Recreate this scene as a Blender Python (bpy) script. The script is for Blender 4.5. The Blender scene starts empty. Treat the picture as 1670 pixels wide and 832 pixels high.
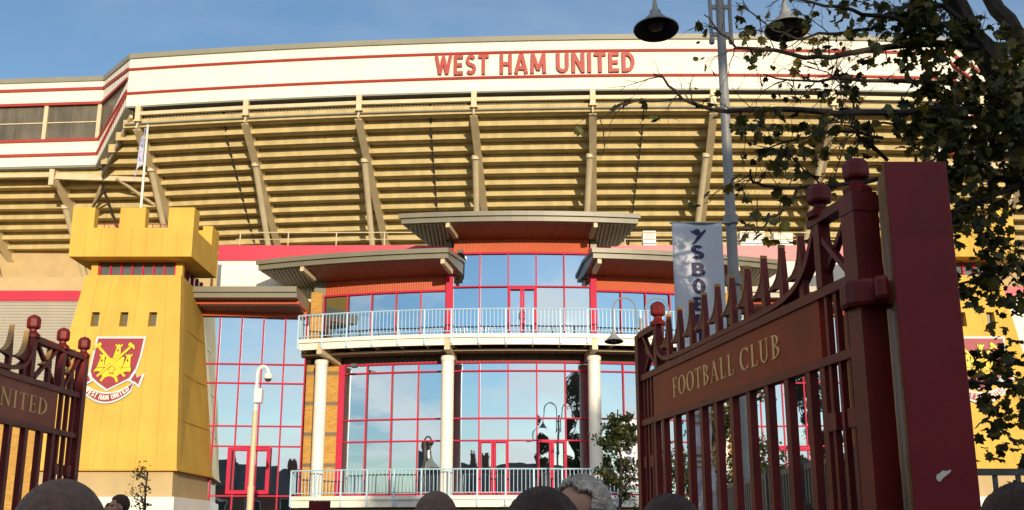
import bpy, bmesh, math, random
import numpy as np
from mathutils import Vector, Matrix
R=math.radians
# ------------------------------------------------------------------ camera, sky, sun, exposure
sc=bpy.context.scene
F=1800.; CX=835.; CY=416.; PIT=math.atan((875-416)/F); EYE=1.65
cam=bpy.data.objects.new('camera',bpy.data.cameras.new('camera')); sc.collection.objects.link(cam)
cam.location=(0,0,EYE); cam.rotation_euler=(math.pi/2+PIT,0,0)
cam.data.sensor_width=36; cam.data.lens=F/1670*36; cam.data.clip_end=2000; cam.data.clip_start=.05
sc.camera=cam
SUN_AZ=R(12); SUN_EL=R(9.5)
sdir=Vector((math.sin(SUN_AZ)*math.cos(SUN_EL),-math.cos(SUN_AZ)*math.cos(SUN_EL),math.sin(SUN_EL)))
sun=bpy.data.objects.new('sun',bpy.data.lights.new('sun','SUN')); sc.collection.objects.link(sun)
sun.rotation_euler=sdir.to_track_quat('Z','Y').to_euler()
sun.data.energy=3.7; sun.data.angle=R(.5); sun.data.color=(1,.81,.56)
w=bpy.data.worlds.new('World'); sc.world=w; w.use_nodes=True
nt=w.node_tree; N=nt.nodes; L=nt.links; N.clear()
out=N.new('ShaderNodeOutputWorld'); bg=N.new('ShaderNodeBackground'); bg.inputs[1].default_value=.132
sky=N.new('ShaderNodeTexSky'); sky.sky_type='NISHITA'; sky.sun_disc=False
sky.sun_elevation=SUN_EL; sky.sun_rotation=math.atan2(sdir.x,sdir.y); sky.air_density=1.0; sky.dust_density=.08; sky.ozone_density=2.5
tc=N.new('ShaderNodeTexCoord'); sep=N.new('ShaderNodeSeparateXYZ'); L.new(tc.outputs['Generated'],sep.inputs[0])
def wm(op,a,b):
    n=N.new('ShaderNodeMath'); n.operation=op
    for i,v in enumerate((a,b)):
        if v is None: continue
        if isinstance(v,(int,float)): n.inputs[i].default_value=v
        else: L.new(v,n.inputs[i])
    return n.outputs[0]
zz=wm('ADD',wm('MAXIMUM',sep.outputs[2],0.0),.10)
cb=N.new('ShaderNodeCombineXYZ'); L.new(wm('DIVIDE',sep.outputs[0],zz),cb.inputs[0]); L.new(wm('DIVIDE',sep.outputs[1],zz),cb.inputs[1])
no=N.new('ShaderNodeTexNoise'); no.inputs['Scale'].default_value=.55; no.inputs['Detail'].default_value=7; no.inputs['Roughness'].default_value=.58; no.inputs['Distortion'].default_value=.5
L.new(cb.outputs[0],no.inputs['Vector'])
ramp=N.new('ShaderNodeMapRange'); ramp.inputs[1].default_value=.44; ramp.inputs[2].default_value=.59; L.new(no.outputs[0],ramp.inputs[0])
side=N.new('ShaderNodeMapRange'); side.inputs[1].default_value=.35; side.inputs[2].default_value=-.3; side.inputs[3].default_value=.15; side.inputs[4].default_value=.92; L.new(sep.outputs[1],side.inputs[0])
fac=wm('MULTIPLY',ramp.outputs[0],side.outputs[0])
mx=N.new('ShaderNodeMixRGB'); L.new(fac,mx.inputs[0]); L.new(sky.outputs[0],mx.inputs[1]); mx.inputs[2].default_value=(7.0,6.6,6.1,1)
L.new(mx.outputs[0],bg.inputs[0]); L.new(bg.outputs[0],out.inputs[0])
sc.view_settings.view_transform='Standard'; sc.view_settings.look='None'; sc.view_settings.gamma=1; sc.view_settings.exposure=0.35
sc.render.engine='CYCLES'; sc.cycles.max_bounces=7; sc.cycles.use_denoising=True; sc.cycles.caustics_reflective=False; sc.cycles.caustics_refractive=False
# ------------------------------------------------------------------ layout helpers
cP,sP=math.cos(PIT),math.sin(PIT)
def ray(px,py):
    u=(px-CX)/F; v=(CY-py)/F
    return (u,cP-sP*v,sP+cP*v)
def at(px,py,Y):
    r=ray(px,py); k=Y/r[1]; return Vector((r[0]*k,Y,EYE+r[2]*k))
def atz(px,py,z):
    r=ray(px,py); k=(z-EYE)/r[2]; return Vector((r[0]*k,r[1]*k,z))
def zy(py,Y): return at(CX,py,Y).z
def ground(Y): return 0 if Y<9 else .03*(min(Y,44)-9)
# ------------------------------------------------------------------ mesh helpers
col=sc.collection
class MB:
    def __init__(s): s.v=[]; s.f=[]
    def add(s,vs,fs):
        o=len(s.v); s.v+=[tuple(p) for p in vs]; s.f+=[tuple(i+o for i in f) for f in fs]
    def hexa(s,p):
        s.add(p,[(0,3,2,1),(4,5,6,7),(0,1,5,4),(1,2,6,5),(2,3,7,6),(3,0,4,7)]); return s
    def box(s,x0,x1,y0,y1,z0,z1):
        return s.hexa([(x0,y0,z0),(x1,y0,z0),(x1,y1,z0),(x0,y1,z0),(x0,y0,z1),(x1,y0,z1),(x1,y1,z1),(x0,y1,z1)])
    def beam(s,a,b,w,h,up=(0,0,1)):
        a=Vector(a); b=Vector(b); d=(b-a).normalized(); up=Vector(up)
        x=d.cross(up)
        if x.length<1e-4: x=d.cross(Vector((0,1,0)))
        x.normalize(); u=x.cross(d).normalized(); x*=w/2; u*=h/2
        return s.hexa([a-x-u,a+x-u,b+x-u,b-x-u,a-x+u,a+x+u,b+x+u,b-x+u])
    def tube(s,pts,r,seg=8,cap=True):
        pts=[Vector(p) for p in pts]; n=len(pts)
        rs=r if isinstance(r,(list,tuple)) else [r]*n
        vs=[]; prev=None
        for i,p in enumerate(pts):
            d=(pts[min(i+1,n-1)]-pts[max(i-1,0)])
            d=d.normalized() if d.length>1e-9 else Vector((0,0,1))
            if prev is None:
                x=d.cross(Vector((0,0,1)));
                if x.length<1e-3: x=d.cross(Vector((0,1,0)))
            else: x=prev-d*prev.dot(d)
            x.normalize(); prev=x; y=d.cross(x)
            for k in range(seg):
                a=2*math.pi*k/seg; vs.append(p+(x*math.cos(a)+y*math.sin(a))*rs[i])
        fs=[]
        for i in range(n-1):
            for k in range(seg):
                k2=(k+1)%seg; fs.append((i*seg+k,i*seg+k2,(i+1)*seg+k2,(i+1)*seg+k))
        if cap: fs.append(tuple(range(seg-1,-1,-1))); fs.append(tuple((n-1)*seg+k for k in range(seg)))
        s.add(vs,fs); return s
    def lathe(s,prof,c,seg=20,cap=True):
        vs=[];n=len(prof)
        for r,z in prof:
            for k in range(seg):
                a=2*math.pi*k/seg; vs.append((c[0]+r*math.cos(a),c[1]+r*math.sin(a),c[2]+z))
        fs=[(i*seg+k,i*seg+(k+1)%seg,(i+1)*seg+(k+1)%seg,(i+1)*seg+k) for i in range(n-1) for k in range(seg)]
        if cap and prof[0][0]>1e-6: fs.append(tuple(range(seg-1,-1,-1)))
        if cap and prof[-1][0]>1e-6: fs.append(tuple((n-1)*seg+k for k in range(seg)))
        s.add(vs,fs); return s
    def prism(s,poly,w0,w1,mp):
        n=len(poly); vs=[mp(u,v,w0) for u,v in poly]+[mp(u,v,w1) for u,v in poly]
        fs=[tuple(range(n))[::-1],tuple(range(n,2*n))]+[(i,(i+1)%n,n+(i+1)%n,n+i) for i in range(n)]
        s.add(vs,fs); return s
    def sweep(s,prof,secs):
        """closed profile of (a,b) carried through stations; secs: list of functions (a,b)->point"""
        n=len(prof); vs=[f(a,b) for f in secs for a,b in prof]; fs=[]
        for i in range(len(secs)-1):
            for k in range(n): fs.append((i*n+k,i*n+(k+1)%n,(i+1)*n+(k+1)%n,(i+1)*n+k))
        fs.append(tuple(range(n))[::-1]); fs.append(tuple((len(secs)-1)*n+k for k in range(n)))
        s.add(vs,fs); return s
    def build(s,name,mat,parent=None,smooth=False,recalc=True):
        me=bpy.data.meshes.new(name); off=Vector((0,0,0)); p=parent
        while p is not None: off+=p.location; p=p.parent
        me.from_pydata([tuple(Vector(v)-off) for v in s.v],[],s.f)
        if recalc:
            bm=bmesh.new(); bm.from_mesh(me); bmesh.ops.recalc_face_normals(bm,faces=bm.faces); bm.to_mesh(me); bm.free()
        me.materials.append(mat)
        if smooth:
            me.shade_smooth()
            try: me.set_sharp_from_angle(angle=R(38))
            except Exception: pass
        o=bpy.data.objects.new(name,me); col.objects.link(o)
        if parent: o.parent=parent
        return o
def thing(name,label,cat,loc=(0,0,0),group=None):
    o=bpy.data.objects.new(name,None); col.objects.link(o); o.location=loc; o.empty_display_size=.3
    o['label']=label; o['category']=cat
    if group: o['group']=group
    return o
def tag(o,label,cat,group=None):
    o['label']=label; o['category']=cat
    if group: o['group']=group
    return o
def struct(o): o['kind']='structure'; return o
def text_polys(txt,bold=0.0,spacing=1.0,ext=.05,size=1.0):
    cu=bpy.data.curves.new('t','FONT'); cu.body=txt; cu.size=size; cu.offset=bold; cu.extrude=ext; cu.space_character=spacing; cu.resolution_u=3
    o=bpy.data.objects.new('t',cu); col.objects.link(o); dg=bpy.context.evaluated_depsgraph_get()
    me=bpy.data.meshes.new_from_object(o.evaluated_get(dg)); vs=[tuple(v.co) for v in me.vertices]; fs=[tuple(p.vertices) for p in me.polygons]
    bpy.data.objects.remove(o); bpy.data.meshes.remove(me); return vs,fs
def add_text(mb,txt,mp,width,height,bold=0.0,spacing=1.0,ext=.05):
    """text fitted to width x height, mapped by mp(u 0..width, v 0..height, w)"""
    vs,fs=text_polys(txt,bold,spacing,ext)
    a=np.array(vs); x0,x1=a[:,0].min(),a[:,0].max(); y0,y1=a[:,1].min(),a[:,1].max()
    mb.add([mp((x-x0)/(x1-x0)*width,(y-y0)/(y1-y0)*height,z) for x,y,z in vs],fs)

# ------------------------------------------------------------------ block and serif lettering drawn as strokes
def _arc(cx,cy,rx,ry,a0,a1,n=10): return [(cx+rx*math.cos(R(a0+(a1-a0)*i/n)),cy+ry*math.sin(R(a0+(a1-a0)*i/n))) for i in range(n+1)]
BLK={ # width, strokes (centre lines) on a 0..1 high grid
'W':(.95,[[(.07,1),(.27,0.06)],[(.27,.06),(.475,.95)],[(.475,.95),(.68,.06)],[(.68,.06),(.88,1)]]),
'E':(.56,[[(.1,0),(.1,1)],[(.1,.91),(.54,.91)],[(.1,.5),(.48,.5)],[(.1,.09),(.54,.09)]]),
'S':(.60,[_arc(.30,.71,.20,.20,30,250,9)+_arc(.30,.29,.21,.20,80,-150,10)]),
'T':(.60,[[(.30,0),(.30,.83)],[(.0,.91),(.60,.91)]]),
'H':(.66,[[(.1,0),(.1,1)],[(.56,0),(.56,1)],[(.1,.5),(.56,.5)]]),
'A':(.72,[[(.08,0),(.34,.98)],[(.38,.98),(.64,0)],[(.2,.27),(.52,.27)]]),
'M':(.86,[[(.1,0),(.14,1)],[(.14,.97),(.43,.15)],[(.43,.15),(.72,.97)],[(.72,1),(.76,0)]]),
'U':(.66,[[(.1,1),(.1,.32)]+_arc(.33,.32,.23,.23,180,360,10)+[(.56,1)]]),
'N':(.68,[[(.1,0),(.1,1)],[(.58,0),(.58,1)],[(.1,.95),(.58,.05)]]),
'I':(.22,[[(.11,0),(.11,1)]]),
'D':(.66,[[(.1,0),(.1,1)],[(.1,.91),(.25,.91)]+_arc(.25,.5,.31,.41,90,-90,10)+[(.1,.09)]]),
'B':(.62,[[(.1,0),(.1,1)],[(.1,.91),(.32,.91)]+_arc(.32,.71,.17,.20,90,-90,7)+[(.1,.51)],[(.1,.5),(.34,.5)]+_arc(.34,.295,.20,.205,90,-90,7)+[(.1,.09)]]),
'O':(.70,[_arc(.35,.5,.26,.41,90,450,20)]),
'P':(.60,[[(.1,0),(.1,1)],[(.1,.91),(.30,.91)]+_arc(.30,.68,.19,.23,90,-90,7)+[(.1,.45)]]),
'R':(.62,[[(.1,0),(.1,1)],[(.1,.91),(.30,.91)]+_arc(.30,.68,.19,.23,90,-90,7)+[(.1,.45)],[(.3,.45),(.54,0)]]),
'F':(.54,[[(.1,0),(.1,1)],[(.1,.91),(.52,.91)],[(.1,.48),(.46,.48)]]),
'C':(.66,[_arc(.36,.5,.26,.41,50,310,14)]),
'L':(.52,[[(.1,0),(.1,1)],[(.1,.09),(.5,.09)]]),' ':(.34,[])}
def stroke_poly(pts,w0,w1=None):
    """outline of a polyline of half width w (horizontal w0, vertical w1: contrast)"""
    w1=w0 if w1 is None else w1; n=len(pts); Lf=[];Rt=[]
    closed=n>3 and math.hypot(pts[0][0]-pts[-1][0],pts[0][1]-pts[-1][1])<1e-4
    for i in range(n):
        a=pts[i-1] if i>0 else (pts[-2] if closed else pts[0]); b=pts[i+1] if i<n-1 else (pts[1] if closed else pts[-1])
        dx,dy=b[0]-a[0],b[1]-a[1]; l=math.hypot(dx,dy) or 1; nx,ny=-dy/l,dx/l
        Lf.append((pts[i][0]+nx*w0,pts[i][1]+ny*w1)); Rt.append((pts[i][0]-nx*w0,pts[i][1]-ny*w1))
    return Lf,Rt
def add_stroke(mb,pts,w0,w1,z0,z1,mp):
    Lf,Rt=stroke_poly(pts,w0,w1); n=len(pts)
    vs=[mp(u,v,z0) for u,v in Lf]+[mp(u,v,z0) for u,v in Rt]+[mp(u,v,z1) for u,v in Lf]+[mp(u,v,z1) for u,v in Rt]; fs=[]
    for i in range(n-1): fs+=[(i,i+1,n+i+1,n+i),(2*n+i,3*n+i,3*n+i+1,2*n+i+1),(i,2*n+i,2*n+i+1,i+1),(n+i,n+i+1,3*n+i+1,3*n+i)]
    fs+=[(0,n,3*n,2*n),(n-1,3*n-1,4*n-1,2*n-1)][:1]+[(n-1,3*n-1,4*n-1,2*n-1)]
    mb.add(vs,fs)
def block_text(mb,txt,mp,width,height,bold=.1,ext=.05,gap=.1,w1=None):
    tot=sum(BLK[c][0]+gap for c in txt)-gap; u=0
    for c in txt:
        wd,st=BLK[c]
        for k,p in enumerate(st):
            add_stroke(mb,p,bold,w1 or bold*.9,0,ext+k*.0012*(1 if ext>.01 else .3),lambda a,b,z,u=u:mp((u+a)/tot*width,b*height,z))
        u+=wd+gap
# serif capitals: thick stems, hairlines, bracket serifs
def _st(x,y0=0,y1=1,w=.06,sf=.10): return [([(x,y0),(x,y1)],w),([(x-w-sf*.75,y0+.018),(x+w+sf*.75,y0+.018)],.018),([(x-w-sf*.75,y1-.018),(x+w+sf*.75,y1-.018)],.018)]
SRF={
'F':(.60,_st(.2)+[([(.2,.975),(.56,.975)],.022),([(.55,.98),(.56,.80)],.016),([(.2,.5),(.44,.5)],.02),([(.44,.58),(.44,.42)],.016)]),
'E':(.64,_st(.2)+[([(.2,.975),(.57,.975)],.022),([(.56,.98),(.57,.80)],.016),([(.2,.5),(.46,.5)],.02),([(.46,.58),(.46,.42)],.016),([(.2,.025),(.58,.025)],.022),([(.58,.02),(.61,.22)],.016)]),
'L':(.60,_st(.2)+[([(.2,.025),(.55,.025)],.022),([(.55,.02),(.58,.22)],.016)]),
'T':(.68,_st(.34)[:2]+[([(.05,.975),(.63,.975)],.022),([(.05,.98),(.04,.80)],.016),([(.63,.98),(.64,.80)],.016)]),
'I':(.36,_st(.18)),
'O':(.82,[('ring',.41,.5,.35,.5,.075,.02,90,450)]),
'C':(.76,[('ring',.42,.5,.36,.5,.075,.02,48,312),([(.68,.98),(.69,.74)],.016),([(.68,.04),(.70,.24)],.012)]),
'D':(.80,_st(.2)+[('ring',.26,.5,.48,.482,.07,.02,90,-90)]),
'B':(.68,_st(.2)+[('ring',.26,.75,.27,.235,.055,.02,90,-90),('ring',.26,.265,.32,.255,.06,.02,90,-90)]),
'U':(.80,[([(.19,1),(.19,.3)],.055),([(.06,.982),(.32,.982)],.018),('ring',.40,.31,.24,.31,.04,.025,180,360),([(.62,1),(.62,.3)],.022),([(.50,.982),(.74,.982)],.018)]),
'A':(.78,[([(.12,.02),(.39,1)],.022),([(.37,1),(.66,.02)],.058),([(.02,.018),(.24,.018)],.018),([(.54,.018),(.80,.018)],.018),([(.2,.33),(.56,.33)],.02)]),
'N':(.84,[([(.16,0),(.16,1)],.022),([(.68,0),(.68,1)],.022),([(.14,.98),(.69,.02)],.06),([(.04,.018),(.28,.018)],.018),([(.02,.982),(.24,.982)],.018),([(.56,.982),(.80,.982)],.018)]),
'W':(1.1,[([(.12,1),(.36,0)],.055),([(.36,0),(.55,.98)],.022),([(.52,1),(.76,0)],.055),([(.76,0),(.98,1)],.022),([(.0,.982),(.24,.982)],.018),([(.40,.982),(.62,.982)],.018),([(.88,.982),(1.08,.982)],.018)]),
'S':(.56,[('ring',.28,.74,.19,.24,.05,.022,40,250),('ring',.27,.27,.21,.25,.055,.022,80,-140)]),
'H':(.84,_st(.2)+_st(.64)+[([(.2,.51),(.64,.51)],.02)]),
'M':(1.0,[([(.16,0),(.18,1)],.022)]+_st(.84)+[([(.18,1),(.5,.05)],.055),([(.5,.05),(.82,1)],.022),([(.05,.018),(.28,.018)],.018)]),
' ':(.34,[])}
def serif_text(mb,txt,mp,width,height,ext=.006,gap=.07):
    tot=sum(SRF[c][0]+gap for c in txt)-gap; u=0
    for c in txt:
        for k,p in enumerate(SRF[c][1]):
            m2=lambda a,b,z,u=u:mp((u+a)/tot*width,b*height,z)
            e=ext+k*.0004
            if p[0]=='ring':
                _,cx,cy,rx,ry,tx,ty,a0,a1=p; a=_arc(cx,cy,rx-tx*.5,ry-ty,a0,a1,18); add_stroke(mb,a,tx,ty,0,e,m2)
            else: add_stroke(mb,p[0],p[1],p[1],0,e,m2)
        u+=SRF[c][0]+gap
# ------------------------------------------------------------------ materials
MATS={}
def pm(name,c,rough=.6,var=.12,scale=2.,bump=0.,bscale=40.,metal=0.,spec=.5,wave=None,streak=0.,coat=0.,dirt=None):
    if name in MATS: return MATS[name]
    m=bpy.data.materials.new(name); m.use_nodes=True; t=m.node_tree; n=t.nodes; l=t.links; b=n['Principled BSDF']
    b.inputs['Roughness'].default_value=rough; b.inputs['Metallic'].default_value=metal; b.inputs['Specular IOR Level'].default_value=spec
    b.inputs['Coat Weight'].default_value=coat
    co=n.new('ShaderNodeTexCoord')
    nz=n.new('ShaderNodeTexNoise'); nz.inputs['Scale'].default_value=scale; nz.inputs['Detail'].default_value=6; l.new(co.outputs['Object'],nz.inputs['Vector'])
    src=nz.outputs[0]
    if streak:
        mp=n.new('ShaderNodeMapping'); mp.inputs['Scale'].default_value=(1,1,.12); l.new(co.outputs['Object'],mp.inputs[0])
        n2=n.new('ShaderNodeTexNoise'); n2.inputs['Scale'].default_value=streak; n2.inputs['Detail'].default_value=5; l.new(mp.outputs[0],n2.inputs['Vector'])
        mm=n.new('ShaderNodeMath'); mm.operation='MULTIPLY'; l.new(src,mm.inputs[0]); l.new(n2.outputs[0],mm.inputs[1]); m3=n.new('ShaderNodeMath'); m3.operation='MULTIPLY'; l.new(mm.outputs[0],m3.inputs[0]); m3.inputs[1].default_value=2; src=m3.outputs[0]
    mr=n.new('ShaderNodeMapRange'); mr.inputs[1].default_value=.3; mr.inputs[2].default_value=.7; l.new(src,mr.inputs[0])
    mix=n.new('ShaderNodeMixRGB'); l.new(mr.outputs[0],mix.inputs[0])
    d=dirt or tuple(x*(1-var) for x in c)
    mix.inputs[1].default_value=(*d,1); mix.inputs[2].default_value=(*[min(1,x*(1+var*.6)) for x in c],1); l.new(mix.outputs[0],b.inputs['Base Color'])
    last=None
    if bump:
        nb=n.new('ShaderNodeTexNoise'); nb.inputs['Scale'].default_value=bscale; nb.inputs['Detail'].default_value=4; l.new(co.outputs['Object'],nb.inputs['Vector'])
        bp=n.new('ShaderNodeBump'); bp.inputs['Strength'].default_value=bump; bp.inputs['Distance'].default_value=.02; l.new(nb.outputs[0],bp.inputs['Height']); last=bp
    if wave:
        ax,sc_,st=wave
        wv=n.new('ShaderNodeTexWave'); wv.bands_direction=ax; wv.inputs['Scale'].default_value=sc_; wv.inputs['Distortion'].default_value=0; l.new(co.outputs['Object'],wv.inputs['Vector'])
        bp=n.new('ShaderNodeBump'); bp.inputs['Strength'].default_value=st; bp.inputs['Distance'].default_value=.04; l.new(wv.outputs['Fac'],bp.inputs['Height'])
        if last: l.new(last.outputs[0],bp.inputs['Normal'])
        last=bp
    if last: l.new(last.outputs[0],b.inputs['Normal'])
    MATS[name]=m; return m
M=dict(
 yellow=pm('yellow_panel',(.635,.415,.092),.8,.10,.8,streak=1.4,spec=.06),
 yellow_trim=pm('yellow_trim',(.60,.34,.05),.8,.05),
 beige=pm('beige_render',(.50,.38,.2),.8,.1,1.2,bump=.1),
 white=pm('white_cladding',(.80,.78,.70),.45,.05,.5,wave=('X',1.9,.5),streak=1.2),
 whitep=pm('white_paint',(.80,.78,.72),.4,.05,2,streak=1),
 redline=pm('red_tube',(.37,.04,.03),.45,.1),
 letter=pm('red_letter',(.38,.05,.042),.5,.08),
 coping=pm('grey_coping',(.25,.25,.2),.4,.08,1),
 concrete=pm('precast_concrete',(.54,.445,.225),.85,.16,1.3,bump=.15,bscale=25,streak=2.2),
 steel=pm('cream_steel',(.62,.53,.35),.5,.1,1.5,streak=2),
 colm=pm('cream_column_paint',(.68,.60,.42),.45,.08,1.5,streak=2),
 pipe=pm('dark_pipe',(.05,.045,.04),.5,.2),
 greyp=pm('grey_pipe',(.30,.29,.25),.4,.1),
 crimson=pm('crimson_frame',(.50,.025,.07),.55,.06,2,spec=.12),
 redband=pm('crimson_band',(.52,.02,.06),.4,.06,1,streak=1),
 orange=pm('orange_cladding',(.50,.08,.018),.5,.08,1,wave=('X',4,.4)),
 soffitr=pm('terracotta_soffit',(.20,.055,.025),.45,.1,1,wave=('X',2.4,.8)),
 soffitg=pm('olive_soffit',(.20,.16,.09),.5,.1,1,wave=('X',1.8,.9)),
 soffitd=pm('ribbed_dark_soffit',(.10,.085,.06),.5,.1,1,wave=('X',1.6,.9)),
 canopy=pm('canopy_grey_metal',(.19,.18,.135),.4,.08,.8,streak=1),
 railb=pm('pale_blue_paint',(.36,.55,.70),.4,.06),
 gdark=pm('gutter_green_grey',(.22,.23,.19),.45,.1),
 shutter=pm('grey_profiled_cladding',(.42,.39,.33),.5,.08,1,wave=('Z',2.2,.9)),
 gate=pm('claret_gate_paint',(.155,.010,.010),.5,.35,4,bump=.12,bscale=60,spec=.35),
 gatesign=pm('claret_sign_face',(.30,.028,.009),.5,.3,2,bump=.05,spec=.25),
 gold=pm('gold_leaf',(.95,.64,.24),.5,.08,6),
 glintedge=pm('painted_glint_edge',(.52,.30,.10),.45,.15,8),  # glint of warm light on the glossy spike edges, put into the colour
 pillar=pm('maroon_pillar_paint',(.20,.013,.022),.55,.24,2.2,bump=.07,bscale=35,spec=.35),
 pillarside=pm('weathered_reflection_side',(.28,.14,.055),.45,.25,5,bump=.3,bscale=30,streak=6),  # golden reflection of the sunlit building painted in, with weathered streaks
 galv=pm('galvanised_steel',(.34,.35,.36),.45,.2,8,metal=.5,streak=5),
 lampgrey=pm('lamp_grey_paint',(.26,.27,.28),.4,.12,5),
 dark=pm('dark_interior',(.02,.02,.02),.6,.1),
 reflector=pm('lamp_reflector',(.12,.08,.06),.3,.1),
 fence=pm('grey_green_fence',(.10,.12,.12),.5,.15,5),
 bark=pm('maple_bark',(.032,.024,.019),.9,.4,12,bump=.8,bscale=35),
 asphalt=pm('asphalt',(.055,.055,.055),.9,.25,6,bump=.4,bscale=60),
 paving=pm('paving',(.10,.09,.078),.85,.2,2,bump=.3,bscale=20),
 cglass=pm('dark_translucent_sheet',(.13,.115,.085),.3,.35,.6,streak=3,wave=('X',2.5,.12)),
 claret=pm('crest_claret',(.30,.026,.045),.45,.06),
 cblue=pm('crest_pale_blue',(.50,.62,.66),.45,.05),
 cgold=pm('crest_gold',(.85,.55,.02),.45,.05),
 black=pm('black_line',(.03,.02,.01),.6,.1),
 orangew=pm('crest_white',(.82,.80,.72),.5,.03),
)
def brickmat(name,c1,c2,mortar):
    m=bpy.data.materials.new(name); m.use_nodes=True; t=m.node_tree; n=t.nodes; l=t.links; b=n['Principled BSDF']; b.inputs['Roughness'].default_value=.85
    co=n.new('ShaderNodeTexCoord'); sp=n.new('ShaderNodeSeparateXYZ'); l.new(co.outputs['Object'],sp.inputs[0])
    ad=n.new('ShaderNodeMath'); ad.operation='ADD'; l.new(sp.outputs[0],ad.inputs[0]); l.new(sp.outputs[1],ad.inputs[1])
    cbn=n.new('ShaderNodeCombineXYZ'); l.new(ad.outputs[0],cbn.inputs[0]); l.new(sp.outputs[2],cbn.inputs[1])
    br=n.new('ShaderNodeTexBrick'); br.inputs['Scale'].default_value=1; br.inputs['Brick Width'].default_value=.225; br.inputs['Row Height'].default_value=.075; br.inputs['Mortar Size'].default_value=.006
    br.inputs['Color1'].default_value=(*c1,1); br.inputs['Color2'].default_value=(*c2,1); br.inputs['Mortar'].default_value=(*mortar,1); l.new(cbn.outputs[0],br.inputs['Vector'])
    l.new(br.outputs[0],b.inputs['Base Color']); bp=n.new('ShaderNodeBump'); bp.inputs['Strength'].default_value=.5; bp.inputs['Distance'].default_value=.01; bp.invert=True; l.new(br.outputs[1],bp.inputs['Height']); l.new(bp.outputs[0],b.inputs['Normal'])
    return m
M['brick']=brickmat('yellow_brick',(.60,.34,.07),(.46,.24,.05),(.36,.24,.11))
M['brickband']=brickmat('dark_brick_band',(.14,.12,.10),(.20,.16,.10),(.3,.22,.12))
M['brickred']=brickmat('red_brick',(.26,.09,.05),(.20,.07,.04),(.3,.27,.22))
def glassmat(name,tint,wob=.05,dark=(.012,.016,.02)):
    m=bpy.data.materials.new(name); m.use_nodes=True; t=m.node_tree; n=t.nodes; l=t.links; n.remove(n['Principled BSDF']); o=n['Material Output']
    g=n.new('ShaderNodeBsdfGlossy'); g.inputs['Color'].default_value=(*tint,1); g.inputs['Roughness'].default_value=.008
    d=n.new('ShaderNodeBsdfDiffuse'); d.inputs['Color'].default_value=(*dark,1)
    fr=n.new('ShaderNodeFresnel'); fr.inputs['IOR'].default_value=1.5
    ad=n.new('ShaderNodeMath'); ad.operation='ADD'; ad.use_clamp=True; l.new(fr.outputs[0],ad.inputs[0]); ad.inputs[1].default_value=.72
    mxs=n.new('ShaderNodeMixShader'); l.new(ad.outputs[0],mxs.inputs[0]); l.new(d.outputs[0],mxs.inputs[1]); l.new(g.outputs[0],mxs.inputs[2]); l.new(mxs.outputs[0],o.inputs[0])
    co=n.new('ShaderNodeTexCoord'); nz=n.new('ShaderNodeTexNoise'); nz.inputs['Scale'].default_value=.7; nz.inputs['Detail'].default_value=1.5; l.new(co.outputs['Object'],nz.inputs['Vector'])
    bp=n.new('ShaderNodeBump'); bp.inputs['Strength'].default_value=wob; bp.inputs['Distance'].default_value=.12; l.new(nz.outputs[0],bp.inputs['Height']); l.new(bp.outputs[0],g.inputs['Normal'])
    return m
M['glass']=glassmat('mirror_glazing',(.66,.80,.92),wob=.04)
def leafmat(name,cs,trans=.35):
    m=bpy.data.materials.new(name); m.use_nodes=True; t=m.node_tree; n=t.nodes; l=t.links; b=n['Principled BSDF']; b.inputs['Roughness'].default_value=.55
    ge=n.new('ShaderNodeNewGeometry'); cr=n.new('ShaderNodeValToRGB'); l.new(ge.outputs['Random Per Island'],cr.inputs[0])
    el=cr.color_ramp.elements
    for i,(p,c) in enumerate(cs):
        e=el[i] if i<2 else el.new(p)
        e.position=p; e.color=(*c,1)
    l.new(cr.outputs[0],b.inputs['Base Color']); tr=n.new('ShaderNodeBsdfTranslucent'); l.new(cr.outputs[0],tr.inputs[0])
    ms=n.new('ShaderNodeMixShader'); ms.inputs[0].default_value=trans; l.new(b.outputs[0],ms.inputs[1]); l.new(tr.outputs[0],ms.inputs[2]); l.new(ms.outputs[0],n['Material Output'].inputs[0])
    return m
M['maple']=leafmat('maple_leaf',[(0,(.024,.030,.007)),(1,(.30,.20,.03)),(.5,(.050,.058,.010)),(.80,(.10,.105,.014)),(.93,(.17,.13,.02))])
M['birch']=leafmat('small_leaf',[(0,(.022,.035,.010)),(1,(.12,.12,.025)),(.6,(.05,.065,.015))])

# ------------------------------------------------------------------ ground
g=MB(); ys=[-400,9,44,400]; zs=[0,0,ground(44),ground(44)]
for i in range(3): g.add([(-400,ys[i],zs[i]),(400,ys[i],zs[i]),(400,ys[i+1],zs[i+1]),(-400,ys[i+1],zs[i+1])],[(0,1,2,3)])
struct(g.build('ground',M['paving']))
g=MB(); g.add([(-400,-10,.004),(400,-10,.004),(400,-3,.004),(-400,-3,.004)],[(0,1,2,3)]); struct(g.build('road',M['asphalt']))
g=MB(); g.box(-200,200,-3,-2.85,0,.12); g.box(-200,200,-10.15,-10,0,.12); struct(g.build('kerb',M['coping']))
g=MB()
for i in range(-20,20): g.add([(i*6,-6.6,.008),(i*6+3,-6.6,.008),(i*6+3,-6.5,.008),(i*6,-6.5,.008)],[(0,1,2,3)])
struct(g.build('road_marking',M['whitep']))

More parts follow.
